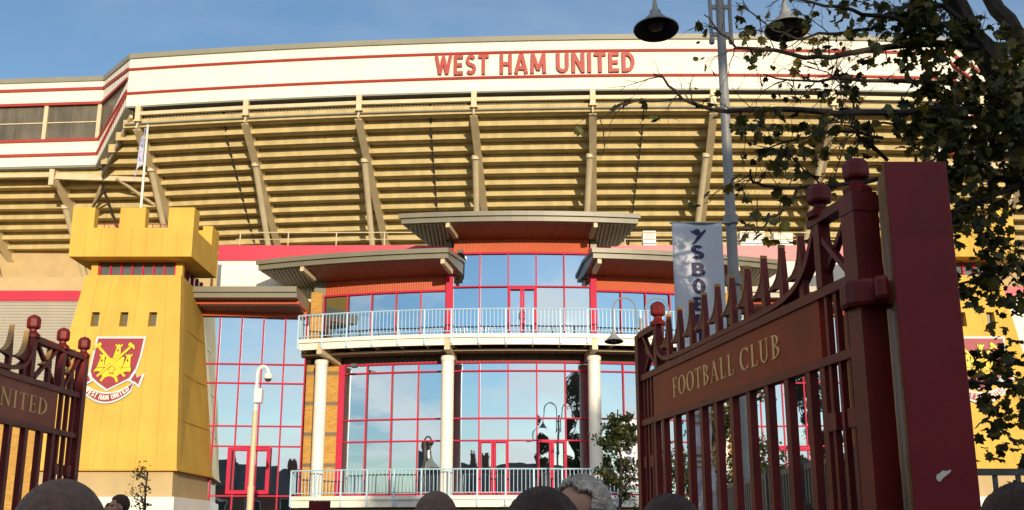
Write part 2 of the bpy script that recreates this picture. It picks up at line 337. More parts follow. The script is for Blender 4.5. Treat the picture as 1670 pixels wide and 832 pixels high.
# ------------------------------------------------------------------ grandstand
def base(x): return 53.95+.0026*(x-10)**2
XL,XR=-21.1,23.3; ZT,ZB=27.5,24.42; TR,TT,RR=23.28,.80,.40
GS=thing('grandstand','huge stadium stand with stepped concrete underside and white fascia','stadium stand',(1.1,60,0))
xs=list(np.linspace(XL,XR,25))
def strip(name,mat,prof,off=0,xx=xs,parent=GS,basef=base,smooth=False):
    mb=MB(); mb.sweep(prof,[(lambda a,b,x=x:(x,basef(x)+a,b)) for x in xx]); return mb.build(name,mat,parent,smooth)
fas=strip('fascia',M['white'],[(0,ZB),(0,ZT-.28),(.5,ZT-.28),(.5,ZB)])
strip('coping',M['coping'],[(-.12,ZT-.28),(-.12,ZT),(.9,ZT+.02),(.9,ZT-.28)],parent=fas)
for z in (zy(84,base(3)),zy(124.5,base(3))): strip('red_tube',M['redline'],[(-.07,z-.07),(-.1,z),(-.07,z+.07),(-.002,z+.07),(-.002,z-.07)],parent=fas)
strip('bottom_trim',M['gdark'],[(-.04,ZB-.1),(-.04,ZB+.0),(.6,ZB-.001),(.6,ZB-.1)],parent=fas)
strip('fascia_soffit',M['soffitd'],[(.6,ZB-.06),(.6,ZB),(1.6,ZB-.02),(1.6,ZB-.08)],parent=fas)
# big red letters on the fascia
for word,a,b_ in (('WEST',709,797),('HAM',815,891),('UNITED',907,1035)):
    def X(px): return (px-CX)/F*base(0)*1.075
    x0,x1=X(a),X(b_)
    zb=zy(124.5,base(3))+.16; zt=zy(84,base(3))-.13
    mb=MB(); block_text(mb,word,lambda u,v,wd:(x0+u,base(x0+u)-.03-wd,zb+v),x1-x0,zt-zb,bold=.092,ext=.13,gap=.13)
    mb.build('fascia_lettering',M['letter'],fas)
# left and right wings: the fascia steps back along the rake
def wing(sgn):
    mx_=lambda x:x if sgn<0 else 2.2-x
    bo=0 if sgn<0 else -2.6
    c0=(mx_(-21.1),base(mx_(-21.1))); c1=(mx_(-23.6),59.45+bo); c2=(mx_(-60),62.3+bo)
    zb2=22.1
    def quad(mb,p,q,zp0,zp1,zq0,zq1,th=.12,out_=0):
        d=Vector((q[0]-p[0],q[1]-p[1],0)).normalized(); n=Vector((d.y,-d.x,0))
        if n.y>0: n=-n
        P=Vector((*p,0))+n*out_; Q=Vector((*q,0))+n*out_; b=-n*th
        mb.hexa([P+Vector((0,0,zp0)),Q+Vector((0,0,zq0)),Q+b+Vector((0,0,zq0)),P+b+Vector((0,0,zp0)),P+Vector((0,0,zp1)),Q+Vector((0,0,zq1)),Q+b+Vector((0,0,zq1)),P+b+Vector((0,0,zp1))])
    f=MB()
    # levels on the wing plane (z): top, line1, win top, win bottom, line, bottom
    Zl=[ZT-.28,26.75,25.85,23.62,22.75,22.1]
    quad(f,c1,c2,Zl[2],Zl[0],Zl[2],Zl[0]); quad(f,c1,c2,Zl[5],Zl[3],Zl[5],Zl[3])
    # return: above the window, and below it following the rake
    zA=26.05
    quad(f,c0,c1,zA,Zl[0],Zl[2],Zl[0]); quad(f,c0,c1,ZB,zA-.001,Zl[5],Zl[3])
    wf=f.build('wing_fascia',M['white'],GS)
    cp=MB(); quad(cp,c1,c2,Zl[0],ZT,Zl[0],ZT,.9,.1); quad(cp,c0,c1,Zl[0],ZT,Zl[0],ZT,.9,.1); cp.build('coping',M['coping'],wf)
    t=MB()
    for z in (Zl[1],Zl[2],Zl[3],Zl[4]): quad(t,c1,c2,z-.08,z+.08,z-.08,z+.08,.1,.1)
    quad(t,c0,c1,26.55,26.71,Zl[1]-.08,Zl[1]+.08,.1,.1)
    quad(t,c0,c1,zA-.04,zA+.1,Zl[2]-.08,Zl[2]+.08,.1,.1)
    quad(t,c0,c1,zA-.8,zA-.66,Zl[3]-.08,Zl[3]+.08,.1,.1); quad(t,c0,c1,ZB+.62,ZB+.74,Zl[4]-.08,Zl[4]+.08,.1,.1)
    t.build('red_tube',M['redline'],wf)
    b=MB(); quad(b,c1,c2,Zl[5]-.14,Zl[5],Zl[5]-.14,Zl[5],.6,.04); quad(b,c0,c1,ZB-.14,ZB,Zl[5]-.14,Zl[5],.6,.04); b.build('bottom_trim',M['gdark'],wf)
    s=MB(); quad(s,c1,c2,Zl[5]-.1,Zl[5],Zl[5]-.1,Zl[5],1.2,-.6); quad(s,c0,c1,ZB-.9,ZB-.02,Zl[5]-.7,Zl[5]-.02,.1,-.35); s.build('fascia_soffit',M['soffitd'],wf)
    gl=MB(); quad(gl,c1,c2,Zl[3],Zl[2],Zl[3],Zl[2],.05,-.12); quad(gl,c0,c1,zA-.8,zA,Zl[3],Zl[2],.05,-.06); gl.build('window_sheet',M['cglass'],wf)
    ml=MB(); d=Vector((c2[0]-c1[0],c2[1]-c1[1],0)); dl=d.length; d.normalize()
    for k,s_ in enumerate((.12,3.3,7.6,11.9,16.2,20.5)):
        p=Vector((*c1,0))+d*s_; ml.box(p.x-.11,p.x+.11,p.y-.03,p.y+.12,Zl[3]+.08,Zl[2]-.08)
    p=Vector((*c1,0)); q=Vector((*c2,0)); ml.beam((p.x,p.y+.1,24.75),(q.x,q.y+.1,24.75),.06,.06); ml.build('window_mullion',M['steel'],wf)
wing(-1); wing(1)
# stepped seating deck: risers and soffits, rows 0..18 (rows 7 and below run on through the wings)
def wing_base(x):
    return base(x) if x>-23 else 60.4-.08*(x+23)-5.6 if False else base(max(x,-21.1))+ (.06*(-21.1-x) if x<-21.1 else 0)
def base2(x):
    if x<XL: return base(XL)+.05*(XL-x)
    if x>XR: return base(XR)+.05*(x-XR)
    return base(x)
deck=MB()
for k in range(-1,24):
    full=k>=3
    y0=.95+k*TT
    xx=([-60,-50,-40,-30]+xs+[30,40,50,60]) if full else [XL-y0*.83]+xs+[XR+y0*.83]
    y0=.95+k*TT; z0=TR-k*RR
    # riser block, then the tread slab behind it with a shadow gap
    deck.sweep([(y0,z0-RR-.045),(y0,z0+.028),(y0+.13,z0+.028),(y0+.13,z0-RR-.045)],[(lambda a,b,x=x:(x,base2(x)+a,b)) for x in xx])
    deck.sweep([(y0+.131,z0-RR-.001),(y0+.131,z0-RR+.10),(y0+TT+.131,z0-RR+.10),(y0+TT+.131,z0-RR+.032),(y0+TT-.055,z0-RR+.032),(y0+TT-.055,z0-RR-.001)],[(lambda a,b,x=x:(x,base2(x)+a,b)) for x in xx])
deck.build('seating_deck',M['concrete'],GS)
cm=MB(); cm.sweep([(1.0,TR+RR-.2),(1.0,ZB-.03),(1.1,ZB-.03),(1.1,TR+RR-.2)],[(lambda a,b,x=x:(x,base(x)+a,b)) for x in xs]); cm.build('eaves_closure',M['soffitd'],GS)
rx=[-20.3,-14.25,-8.1,-2.0,4.22,10.5,16.8,23.0]
def rakez(a): return TR-.5*(a-.95)-.1   # underside line of the steps at offset a
def raker(x,a0,a1,col_top=2.6):
    b=base2(x); rk=MB()
    dr=.065 if x>-12 else (.02 if x>-23 else .05)
    def pt(a,dz): return (x+dr*a,b+a,rakez(a)-.42+dz)
    rk.beam(pt(a0,0),pt(a1,0),.09,.62); 
    rk.beam(pt(a0,-.33),pt(a1,-.33),.40,.05); rk.beam(pt(a0,.30),pt(a1,.30),.34,.05)
    r=rk.build('raker_beam',M['steel'],GS)
    c=MB(); p0=(x,b+col_top,rakez(col_top)-.66); p1=(x,b+col_top+5.5,rakez(col_top)-.66-4.55); p2=(x,b+col_top+7.6,rakez(col_top)-7.6)
    c.tube([p0,p1,p2],.17,12); c.tube([(p0[0],p0[1]-.02,p0[2]+.08),(p0[0],p0[1]+.05,p0[2]-.12)],.21,12)
    c.build('column',M['colm'],GS,True)
    return r
for x in rx:
    raker(x,-.15,13)
    b=base(x); h=MB(); h.box(x-.14,x+.14,b-.24,b+.13,ZB-.92,ZB-.1); h.box(x-.2,x+.2,b-.26,b+.14,ZB-.98,ZB-.921); h.build('head_post',M['steel'],GS)
for x in (-26.2,-31.6,-37.6,-43.6): 
    raker(x,3.2,15,5.2); b=base2(x); h=MB(); h.box(x-.14,x+.14,b+3.0,b+3.5,21.0,22.05); h.build('head_post',M['steel'],GS)
for x in (28.3,34,40):
    raker(x,3.2,15,5.2)
for i in range(len(rx)-1):
    t=MB(); x0,x1=rx[i]+.15,rx[i+1]-.15
    t.beam((x0,base(x0)-.06,ZB-.50),(x1,base(x1)-.06,ZB-.50),.2,.20); t.build('edge_beam',M['steel'],GS)
t=MB(); t.tube([(x,base(x)+.02,23.40) for x in xs],.05,8); t.build('service_pipe',M['greyp'],GS,True)
t=MB(); x0=-26.2
t.beam((-45,base2(-45)+3.2,21.62),(-26.4,base2(-26.4)+3.2,21.62),.2,.22); t.beam((-26.0,base2(-26)+3.2,21.55),(-20.5,base2(-20.5)+3.9,21.5),.22,.36)
t.beam((23,base2(23)+3.4,21.5),(45,base2(45)+3.4,21.5),.22,.3); t.build('edge_beam',M['steel'],GS)
t=MB(); t.beam(at(214,190,56.35),at(171,279,59.7),.16,.22); t.build('corner_strut',M['steel'],GS)
def brace(p,q,w,m): 
    t=MB(); t.beam(p,q,w,w); t.build('brace',M[m],GS)
by=base2(-24)+3.5
brace(at(173,281,59.9),at(148,346,62.3),.13,'steel'); brace(at(190,291,59.9),at(276,352,63.2),.15,'steel')
brace(at(163,292,60.2),at(194,376,63.0),.09,'pipe'); brace(at(172,309,60.6),at(150,340,62.0),.09,'pipe')
for x in (-15.6,-4.35,6.95,18.0):
    t=MB(); b=base(x); pts=[(x,b+.1,ZB-.3)]+[(x,b+a,rakez(a)-.28) for a in np.linspace(1.2,13,14)]
    t.tube(pts,.055,6); t.build('drainpipe',M['pipe'],GS,True)
# small fixings on the underside
t=MB(); random.seed(5)
for k in range(1,13):
    for i in range(14):
        x=-20+i*3.1+random.uniform(-.6,.6); y0=.95+k*TT; z0=TR-k*RR
        t.box(x-.035,x+.035,base(x)+y0-.03,base(x)+y0-.001,z0-.2,z0-.13)
t.build('fixing_plates',M['gdark'],GS)
# concourse wall behind the lower storeys
t=MB(); t.box(-60,60,66.5,67,0,19); t.build('concourse_wall',M['beige'],GS)
t=MB(); t.box(-58,-17.5,55,67.0,12.9,13.1); t.box(-58,-15,53.5,54,12.2,zy(452,53.5)); t.build('concourse_slab',M['beige'],GS)

# ------------------------------------------------------------------ podium wall with the crimson band
PZt=zy(400,50.6)
PD=thing('podium','long low podium with crimson band over white ribbed cladding behind the reception','building',(1.1,52,0))
t=MB(); t.box(-13.9,15.9,50.6,51.2,PZt-.75,PZt); t.build('crimson_band',M['redband'],PD)
t=MB(); t.box(-13.9,15.9,50.66,51.2,10,PZt-.751); t.build('ribbed_cladding',M['white'],PD)
t=MB(); t.box(-13.9,15.9,51.2,65,PZt-.9,PZt-.1); t.build('deck',M['coping'],PD)
t=MB()
for x in np.arange(-13,16,2.3): t.tube([(x,50.95,PZt),(x,50.95,PZt+.72)],.03,6)
t.tube([(-13.2,50.95,PZt+.72),(15.6,50.95,PZt+.72)],.03,6); t.tube([(-13.2,50.95,PZt+.38),(15.6,50.95,PZt+.38)],.02,6); t.build('rail',M['steel'],PD)
LZt=zy(474,51.5)
SW=thing('service_wing','left service building with crimson eaves band over grey ribbed cladding and yellow brick','building',(-30,52,0))
t=MB(); t.box(-60,-17.9,51.5,52,LZt-.5,LZt); t.build('crimson_band',M['redband'],SW)
t=MB(); t.box(-60,-17.9,51.56,52,zy(688,51.5),LZt-.501); t.build('ribbed_cladding',M['shutter'],SW)
t=MB(); t.box(-60,-17.9,51.58,52,0,zy(690,51.5)); t.build('brick_base',M['brick'],SW)
t=MB(); t.box(-60,-17.9,51.4,52,zy(690,51.5),zy(687,51.5)-.0); t.build('crimson_sill',M['redline'],SW)
t=MB(); t.hexa([(-60,52,LZt-.2),(-17.9,52,LZt-.2),(-17.9,58,LZt+.3),(-60,58,LZt+.3),(-60,52,LZt-.05),(-17.9,52,LZt-.05),(-17.9,58,LZt+.45),(-60,58,LZt+.45)]); t.build('roof',M['beige'],SW)
RWg=thing('service_wing','right service building of white ribbed cladding beyond the far castle tower','building',(30,52,0))
t=MB(); t.box(19.8,60,51.5,52,LZt-.3,LZt+.2); t.build('crimson_band',M['redband'],RWg)
t=MB(); t.box(19.8,60,51.56,52,3,LZt-.301); t.build('ribbed_cladding',M['white'],RWg)
t=MB(); t.box(19.8,60,51.58,52,0,2.999); t.build('brick_base',M['brick'],RWg)

# ------------------------------------------------------------------ castle towers
def crest(parent,cx,cy,cz,front,yaw=0,scale=.00385):
    """club crest: stack of flat cut plates standing off the wall. grid: 832 wide"""
    def mp(u,v,w):
        x=(u-420)*scale; z=-(v-400)*scale
        return Vector((cx+x,front(cz+z)-w,cz+z))
    cr=None
    def plate(name,polys,w0,w1,mat,par):
        mb=MB()
        for i,p in enumerate(polys): mb.prism(p,w0,w1+i*.0006,mp)
        return mb.build(name,mat,par)
    def arc_band(x0,x1,yc,dip,th,n=18,slope=0):
        up=[];lo=[]
        for i in range(n+1):
            s=i/n; x=x0+(x1-x0)*s; y=yc+dip*(4*s*(1-s))+slope*s
            up.append((x,y)); lo.append((x-(s-.5)*50,y+th))
        return up+lo[::-1]
    def shield(g_):
        pts=[(192-g_,50-g_),(690+g_,50-g_),(686+g_,90)]
        L_=[(192,60),(172,250),(158,420),(185,490),(250,545),(360,620),(470,560),(600,490),(638,400),(668,250),(688,60)]
        c=(420,330)
        return [(c[0]+(x-c[0])*(1+g_/280),c[1]+(y-c[1])*(1+g_/300)) for x,y in L_]
    base_=plate('crest',[shield(10)],.03,.06,M['cblue'],parent)
    plate('shield_field',[shield(-14)],.0601,.075,M['claret'],base_)
    # ribbon tails and band
    tailR=[(625,400),(655,480),(735,437),(690,600),(650,560),(560,520)]
    tailL=[(155,425),(120,500),(60,440),(90,590),(150,560),(215,520)]
    plate('ribbon_edge',[arc_band(92,640,520,120,118),tailR,tailL],.0602,.082,M['cblue'],base_)
    def inner(p,k):
        c=(sum(a for a,b in p)/len(p),sum(b for a,b in p)/len(p)); return [(c[0]+(a-c[0])*k,c[1]+(b-c[1])*k) for a,b in p]
    plate('ribbon_face',[arc_band(104,628,540,118,80),inner(tailR,.62),inner(tailL,.62)],.0845,.092,M['claret'],base_)
    tb=MB()
    def rmp(u,v,w):
        c_=lambda q:(118+q*492,603+118*(4*q*(1-q)))
        q=.02+u*.96; x0,y0=c_(q); x1,y1=c_(q+.01); l_=math.hypot(x1-x0,y1-y0); tx,ty=(x1-x0)/l_,(y1-y0)/l_
        return mp(x0+ty*v*52,y0-tx*v*52,.0925+w)
    block_text(tb,'WEST HAM UNITED',rmp,1.,1.,bold=.10,ext=.008,gap=.12); tb.build('ribbon_lettering',M['orangew'],base_)
    # castle
    def tower(x0,x1,xt0,xt1,yt,yb,crn=22):
        wd=(xt1-xt0); n=3; p=[(x0,yb),(xt0+8,yt+30),(xt0-6,yt+30),(xt0-10,yt)]
        st=(wd+20)/5
        for i in range(5):
            yy=yt if i%2==0 else yt+11
            p+=[(xt0-10+st*i,yy),(xt0-10+st*(i+1),yy)]
        p+=[(xt1+6,yt+30),(xt1-8,yt+30),(x1,yb)]
        return p
    castle=[[(195,430),(225,380),(585,380),(582,430),(540,425),(500,440),(470,455),(450,480),(400,448),(370,445),(330,455),(300,480),(262,425),(230,420)],
            [(300,400),(310,280),(322,280),(322,268),(345,268),(345,280),(452,280),(470,268),(505,268),(505,285),(492,400)],
            tower(225,303,250,310,236,382),tower(488,575,518,576,236,382),tower(378,462,400,462,130,290)]
    outl=[inner(p,1.06) for p in castle]
    plate('castle_outline',outl,.076,.079,M['black'],base_); 
    plate('castle',castle,.0797,.090,M['cgold'],base_)
    ol=MB()
    for i,p in enumerate(castle): add_stroke(ol,p+[p[0]],2.6,2.6,.0908,.0918+i*.0003,mp)
    ol.build('castle_line_work',M['black'],base_)
    gate_=[(362,445)]+[(386+26*math.cos(t_),395-26*math.sin(t_)) for t_ in np.linspace(math.pi,0,9)]+[(412,445)]
    plate('castle_gateway',[gate_],.0905,.0955,M['black'],base_); plate('castle_door',[inner(gate_,.84)],.0965,.099,M['cgold'],base_)
    arch=[(372+95*math.cos(t_),540-95*math.sin(t_)) for t_ in np.linspace(math.pi*.93,.10,12)]+[(372+72*math.cos(t_),545-72*math.sin(t_)) for t_ in np.linspace(.10,math.pi*.93,12)]
    plate('drawbridge_arch',[arch],.0765,.092,M['cgold'],base_)
    slits=[]
    for x,y in ((425,200),(272,308),(538,308)): slits+=[[(x-4,y-18),(x+4,y-18),(x+4,y+18),(x-4,y+18)],[(x-12,y-5),(x+12,y-5),(x+12,y+3),(x-12,y+3)]]
    plate('castle_slits',slits,.091,.0945,M['black'],base_)
    def ham(sx):
        f=lambda x:x if sx>0 else 776-x
        sh=[(f(235),470),(f(255),482),(f(558),176),(f(540),158)]; hd=[(f(527),128),(f(545),112),(f(590),150),(f(600),192),(f(560),168),(f(527),150)]
        return sh,hd
    for sx,dz in ((1,.0),(-1,.006)):
        sh,hd=ham(sx); plate('hammer_outline',[inner(sh,1.03)[:0] or [(x+(6 if i in(1,2) else -6),y) for i,(x,y) in enumerate(sh)],inner(hd,1.12)],.0990+dz,.1005+dz,M['black'],base_)
        plate('hammer',[sh,hd],.1012+dz,.1035+dz,M['cgold'],base_)
def castle_tower(sgn,label):
    mx_=(lambda x:x) if sgn<0 else (lambda x:2.5-x)
    T=thing('castle_tower',label,'tower',(mx_(-15.5),46,0),'castle towers flanking the entrance')
    zb,zt=4.15,12.02
    def s(z): return (z-zb)/(zt-zb)
    def FY(z): return 43.05+.95*s(z)          # front face leans back
    def XLf(z): return -18.5+1.05*s(z)
    def XRf(z): return -12.87-.68*s(z)
    def XRb(z): return -12.9-.95*s(z)
    def XLb(z): return -18.3+.9*s(z)
    def ring(z,o=0): return [(mx_(XLf(z)-o),FY(z)-o,z),(mx_(XRf(z)+o),FY(z)-o,z),(mx_(XRb(z)+o),48.6,z),(mx_(XLb(z)-o),48.6,z)]
    # front wall with three window openings, built from strips
    wins=[(-16.98,-16.66),(-15.82,-15.50),(-14.66,-14.34)]; wz0,wz1=zy(533,43.8),zy(509,43.8)
    b=MB(); th=.5
    def slab(xa0,xb0,xa1,xb1,z0,z1):
        b.hexa([(mx_(xa0),FY(z0),z0),(mx_(xb0),FY(z0),z0),(mx_(xb0),FY(z0)+th,z0),(mx_(xa0),FY(z0)+th,z0),(mx_(xa1),FY(z1),z1),(mx_(xb1),FY(z1),z1),(mx_(xb1),FY(z1)+th,z1),(mx_(xa1),FY(z1)+th,z1)])
    slab(XLf(zb),XRf(zb),XLf(wz0),XRf(wz0),zb,wz0)
    xe=[XLf]+[None]; edges=[(XLf(wz0),XLf(wz1))]+[e for wn in wins for e in ((wn[0],wn[0]),(wn[1],wn[1]))]+[(XRf(wz0),XRf(wz1))]
    for i in range(0,len(edges),2): slab(edges[i][0],edges[i+1][0],edges[i][1],edges[i+1][1],wz0,wz1)
    slab(XLf(wz1),XRf(wz1),XLf(zt),XRf(zt),wz1,zt)
    r0,r1=ring(zb),ring(zt)
    for i,j in ((1,2),(2,3),(3,0)):   # side and rear walls
        p,q,P,Q=[Vector(v) for v in (r0[i],r0[j],r1[i],r1[j])]
        d=(q-p).normalized(); n=Vector((d.y,-d.x,0)); c=Vector((mx_(-15.7),46,0))
        if n.dot(c-p)<0: n=-n
        n*=.3
        if i==1: p=p+Vector((0,th,0)); P=P+Vector((0,th,0))
        if i==3: q=q+Vector((0,th,0)); Q=Q+Vector((0,th,0))
        b.hexa([p,q,q+n,p+n,P,Q,Q+n,P+n])
    body=b.build('body',M['yellow'],T)
    # thin panel joints, drawn as darker yellow lines
    j=MB()
    for k in range(1,7):
        f=k/7; 
        x0=XLf(zb)+(XRf(zb)-XLf(zb))*f; x1=XLf(zt)+(XRf(zt)-XLf(zt))*f
        segs=[(zb+.02,zt-.02)]
        for z0,z1 in segs:
            if any(wn[0]-.05<x0+(x1-x0)*.82<wn[1]+.05 for wn in wins): z1=wz0-.02
            xa=x0+(x1-x0)*s(z0); xb=x0+(x1-x0)*s(z1)
            j.beam((mx_(xa),FY(z0)-.001,z0),(mx_(xb),FY(z1)-.001,z1),.012,.008,up=(0,1,0))
    for z in (6.1,8.0,9.9):
        j.beam((mx_(XRf(z))+(.002*-sgn),FY(z)+.03,z),(mx_(XRb(z))+(.002*-sgn),48.3,z),.012,.02)
    j.build('panel_joints',pm('panel_joint_tone',(.40,.23,.04),.7),body)
    for a,c in wins: wn_=MB(); wn_.box(min(mx_(a),mx_(c))-.02,max(mx_(a),mx_(c))+.02,FY(wz0)+.36,FY(wz0)+.42,wz0-.02,wz1+.02); wn_.build('small_window',pm('small_window_panel',(.13,.12,.09),.4),T)  # dark panels set back in the window openings
    # plinths
    p=MB(); r=ring(zb,-.18); q=[(x,y,z-.02-1.0) for x,y,z in ring(zb,-.14)]
    p.hexa([*q,*[(x,y,zb-.02) for x,y,z in r]]); p.build('beige_plinth',M['beige'],T)
    p=MB(); r=ring(zb,-.02); p.hexa([(x,y,.5) for x,y,z in ring(zb,.05)]+[(x,y,zb-1.03) for x,y,z in r]); p.build('white_plinth',M['whitep'],T)
    p=MB(); r=ring(zb,.05); p.hexa([(x,y,zb-.06) for x,y,z in r]+[(x,y,zb-.001) for x,y,z in r]); p.build('drip_trim',M['yellow_trim'],T)
    # glazed neck
    nz0,nz1=zt,12.62
    n_=MB(); n_.box(*sorted((mx_(-17.05),mx_(-13.85))),44.35,48.2,nz0,nz1); neck=n_.build('neck_glazing',pm('neck_dark_glass',(.10,.11,.11),.12,.2,spec=.8),T)
    n_=MB()
    for x in np.linspace(-17.0,-13.9,8): n_.box(*sorted((mx_(x-.035),mx_(x+.035))),44.27,44.35,nz0,nz1)
    for y in np.arange(45.2,48.2,.7): n_.box(*sorted((mx_(-13.85),mx_(-13.78))),y-.035,y+.035,nz0,nz1)
    n_.box(*sorted((mx_(-17.05),mx_(-13.85))),44.29,44.35,nz0,nz0+.06)
    n_.build('neck_mullions',M['crimson'],neck)
    for x in (-17.2,-13.72): n_=MB(); n_.box(*sorted((mx_(x-.14),mx_(x+.14))),44.22,44.5,nz0+.002,nz1); n_.build('neck_post',M['yellow'],neck)
    # crown
    k=MB(); cz0,cz1,cz2=12.63,13.84,14.70
    X0,X1,Y0,Y1=-17.95,-12.98,43.3,47.2
    t0=.08
    def q4(xa,xb,ya,yb,z0,z1): k.box(*sorted((mx_(xa),mx_(xb))),ya,yb,z0,z1)
    q4(X0,X1,Y0,Y0+.42,cz0,cz1); q4(X0,X1,Y1-.42,Y1,cz0,cz1); q4(X0,X0+.42,Y0+.42,Y1-.42,cz0,cz1); q4(X1-.42,X1,Y0+.42,Y1-.42,cz0,cz1)
    q4(X0+.42,X1-.42,Y0+.42,Y1-.42,cz0,cz0+.3)
    for a,c in ((X0,X0+.9),(X0+1.94,X0+2.98),(X1-1.05,X1)):
        q4(a,c,Y0,Y0+.42,cz1,cz2); q4(a,c,Y1-.42,Y1,cz1,cz2)
    q4(X1-.42,X1,Y0+.42,Y0+.75,cz1,cz2); q4(X1-.42,X1,Y1-1.1,Y1-.42,cz1,cz2); q4(X0,X0+.42,Y0+.42,Y0+.75,cz1,cz2); q4(X0,X0+.42,Y1-1.1,Y1-.42,cz1,cz2)
    cr=k.build('crenellated_crown',M['yellow'],T)
    jj=MB()
    for x in np.linspace(X0+.62,X1-.62,7): jj.box(*sorted((mx_(x-.006),mx_(x+.006))),Y0-.004,Y0,cz0+.02,cz1-.02)
    jj.build('panel_joints',MATS['panel_joint_tone'],cr)
    r_=MB(); 
    for z in (13.98,14.16): r_.beam((mx_(X0+.5),Y0+.6,z),(mx_(X1-.5),Y0+.6,z),.03,.03)
    for x in np.arange(X0+.6,X1-.5,.5): r_.beam((mx_(x),Y0+.6,12.95),(mx_(x),Y0+.6,14.16),.03,.03)
    r_.build('roof_rail',M['redline'],cr)
    crest(T,mx_(-15.93)+.22,0,zy(602,43.4),FY)
    return T
castle_tower(-1,'yellow castle tower left of the glazed reception, pale flag above its crown')
castle_tower(1,'yellow castle tower behind the maroon pillar, partly hidden by maple leaves')

# flagpoles
def flag(px0,py0,px1,py1,Y,label,mat,shape):
    a=at(px0,py0,Y); b=at(px1,py1,Y); b=Vector((a.x+(b.x-a.x)*.3,a.y,a.z-4.2))
    b=Vector((a.x+(b.x-a.x),Y,13.06))
    T=thing('flagpole',label,'flagpole',(b.x,Y,b.z))
    m=MB(); m.tube([b,a],[.07,.045],10); m.lathe([(0,.09),(.06,.05),(.06,-.02),(0,-.05)],a,10); m.build('pole',M['whitep'],T,True)
    f=MB(); n=8; rows=9; vs=[]
    for j in range(rows):
        for i in range(n):
            s=i/(n-1); t_=j/(rows-1)
            wd,hh,sg=shape
            x=a.x+sg*(.05+s*wd*(.35+.65*t_)*(1-.25*t_)); y=Y-.05-.10*math.sin(s*9+t_*3); z=a.z-.12-t_*hh-s*s*.75*wd*2
            vs.append((x,y,z))
    f.add(vs,[(j*n+i,j*n+i+1,(j+1)*n+i+1,(j+1)*n+i) for j in range(rows-1) for i in range(n-1)])
    o=f.build('flag',mat,T,True); so=o.modifiers.new('s','SOLIDIFY'); so.thickness=.01
flagw=pm('pale_flag_cloth',(.72,.74,.78),.8,.25,3.5,dirt=(.16,.2,.5)); flagr=pm('claret_flag_cloth',(.42,.02,.035),.8,.2,3)
flag(241,206,232,338,46.2,'white pole with a hanging white and blue flag behind the left tower crown',flagw,(.5,1.7,-1))
flag(1527,190,1530,330,46.2,'white pole with a claret flag above the right tower, seen through maple branches',flagr,(1.3,.9,1))

# ------------------------------------------------------------------ reception building
CX0,CY0=.4,76.
def A(x,Rr): return CY0-math.sqrt(Rr*Rr-(x-CX0)**2)
RB=thing('reception_building','curved mirror-glazed reception with crimson frames, brick piers, canopies and two balconies','building',(.4,50,0))
random.seed(11)
def pane(mb,p,q,z0,z1,tilt=.006):
    p=Vector(p);q=Vector(q); d=(q-p).normalized(); n=Vector((d.y,-d.x,0)); n=n if n.y<0 else -n
    w=(q-p).length; a=random.uniform(-1,1)*tilt*w; b=random.uniform(-1,1)*tilt*(z1-z0)*.7
    c=[p+n*0+Vector((0,0,z0)),q+n*a+Vector((0,0,z0)),q+n*(a+b)+Vector((0,0,z1)),p+n*b+Vector((0,0,z1))]
    mb.add(c,[(0,1,2,3)])
def mull(mb,x,Rr,z0,z1,w=.06,d=.09):
    y=A(x,Rr); mb.box(x-w/2,x+w/2,y-d/2,y+d/2,z0,z1)
def trans(mb,xx,Rr,z,h=.06,d=.09):
    for a,b in zip(xx[:-1],xx[1:]): mb.beam((a,A(a,Rr),z),(b,A(b,Rr),z),d,h)
RF=27.9
ulx=list(np.linspace(-8.6,-2.95,6)); urx=list(np.linspace(3.75,9.4,6)); cxs=[-2.66,-1.43,-.17,1.08,2.33,3.5]
llx=[-7.5,-6.45,-5.3,-4.12,-2.95]; lrx=[3.75,4.9,6.05,7.2,8.3]
zf2,zh2,zc2=10.05,12.35,14.02; zf1,zh1=3.35,9.1; zt1,zt2,zt3=zy(606,48.3),zy(683,48.3),zy(719,48.3)
def glazing(name,xx,z0,z1,Rr,tr=[],skip=()):
    gm=MB(); levels=[z0]+sorted(tr)+[z1]
    for a,b in zip(xx[:-1],xx[1:]):
        for l0,l1 in zip(levels[:-1],levels[1:]): pane(gm,(a,A(a,Rr),0),(b,A(b,Rr),0),l0,l1)
    go=gm.build(name,M['glass'],RB,recalc=False)
    mm=MB()
    for x in xx: mull(mm,x,Rr+.06,z0,z1)
    for z in tr: trans(mm,xx,Rr+.07,z)
    trans(mm,xx,Rr+.075,z1-.04,.08); trans(mm,xx,Rr+.075,z0+.04,.08)
    mm.build('mullions',M['crimson'],go); return go
glazing('upper_glazing',ulx,zf2,zh2,RF); glazing('upper_glazing',urx,zf2,zh2,RF)
glazing('centre_glazing',cxs,zf2,zc2,RF+.05,[zy(468,48.1)])
glazing('lower_glazing',llx,zf1,zh1,RF,[zt1,zt2,zt3]); glazing('lower_glazing',cxs,zf1,zh1,RF,[zt1,zt2,zt3]); glazing('lower_glazing',lrx,zf1,zh1,RF,[zt1,zt2,zt3])
# crimson fins and posts
for x in (-2.80,3.63):
    m=MB(); y=A(x,RF)-.1; m.box(x-.14,x+.14,y-.12,y+.2,zf2-.1,zc2+.2); m.build('crimson_post',M['crimson'],RB)
for x in (-7.62,8.42,-2.8,3.63):
    m=MB(); y=A(x,RF)-.1; m.box(x-.12,x+.12,y-.05,y+.2,zf1,zh1); m.build('crimson_post',M['crimson'],RB)
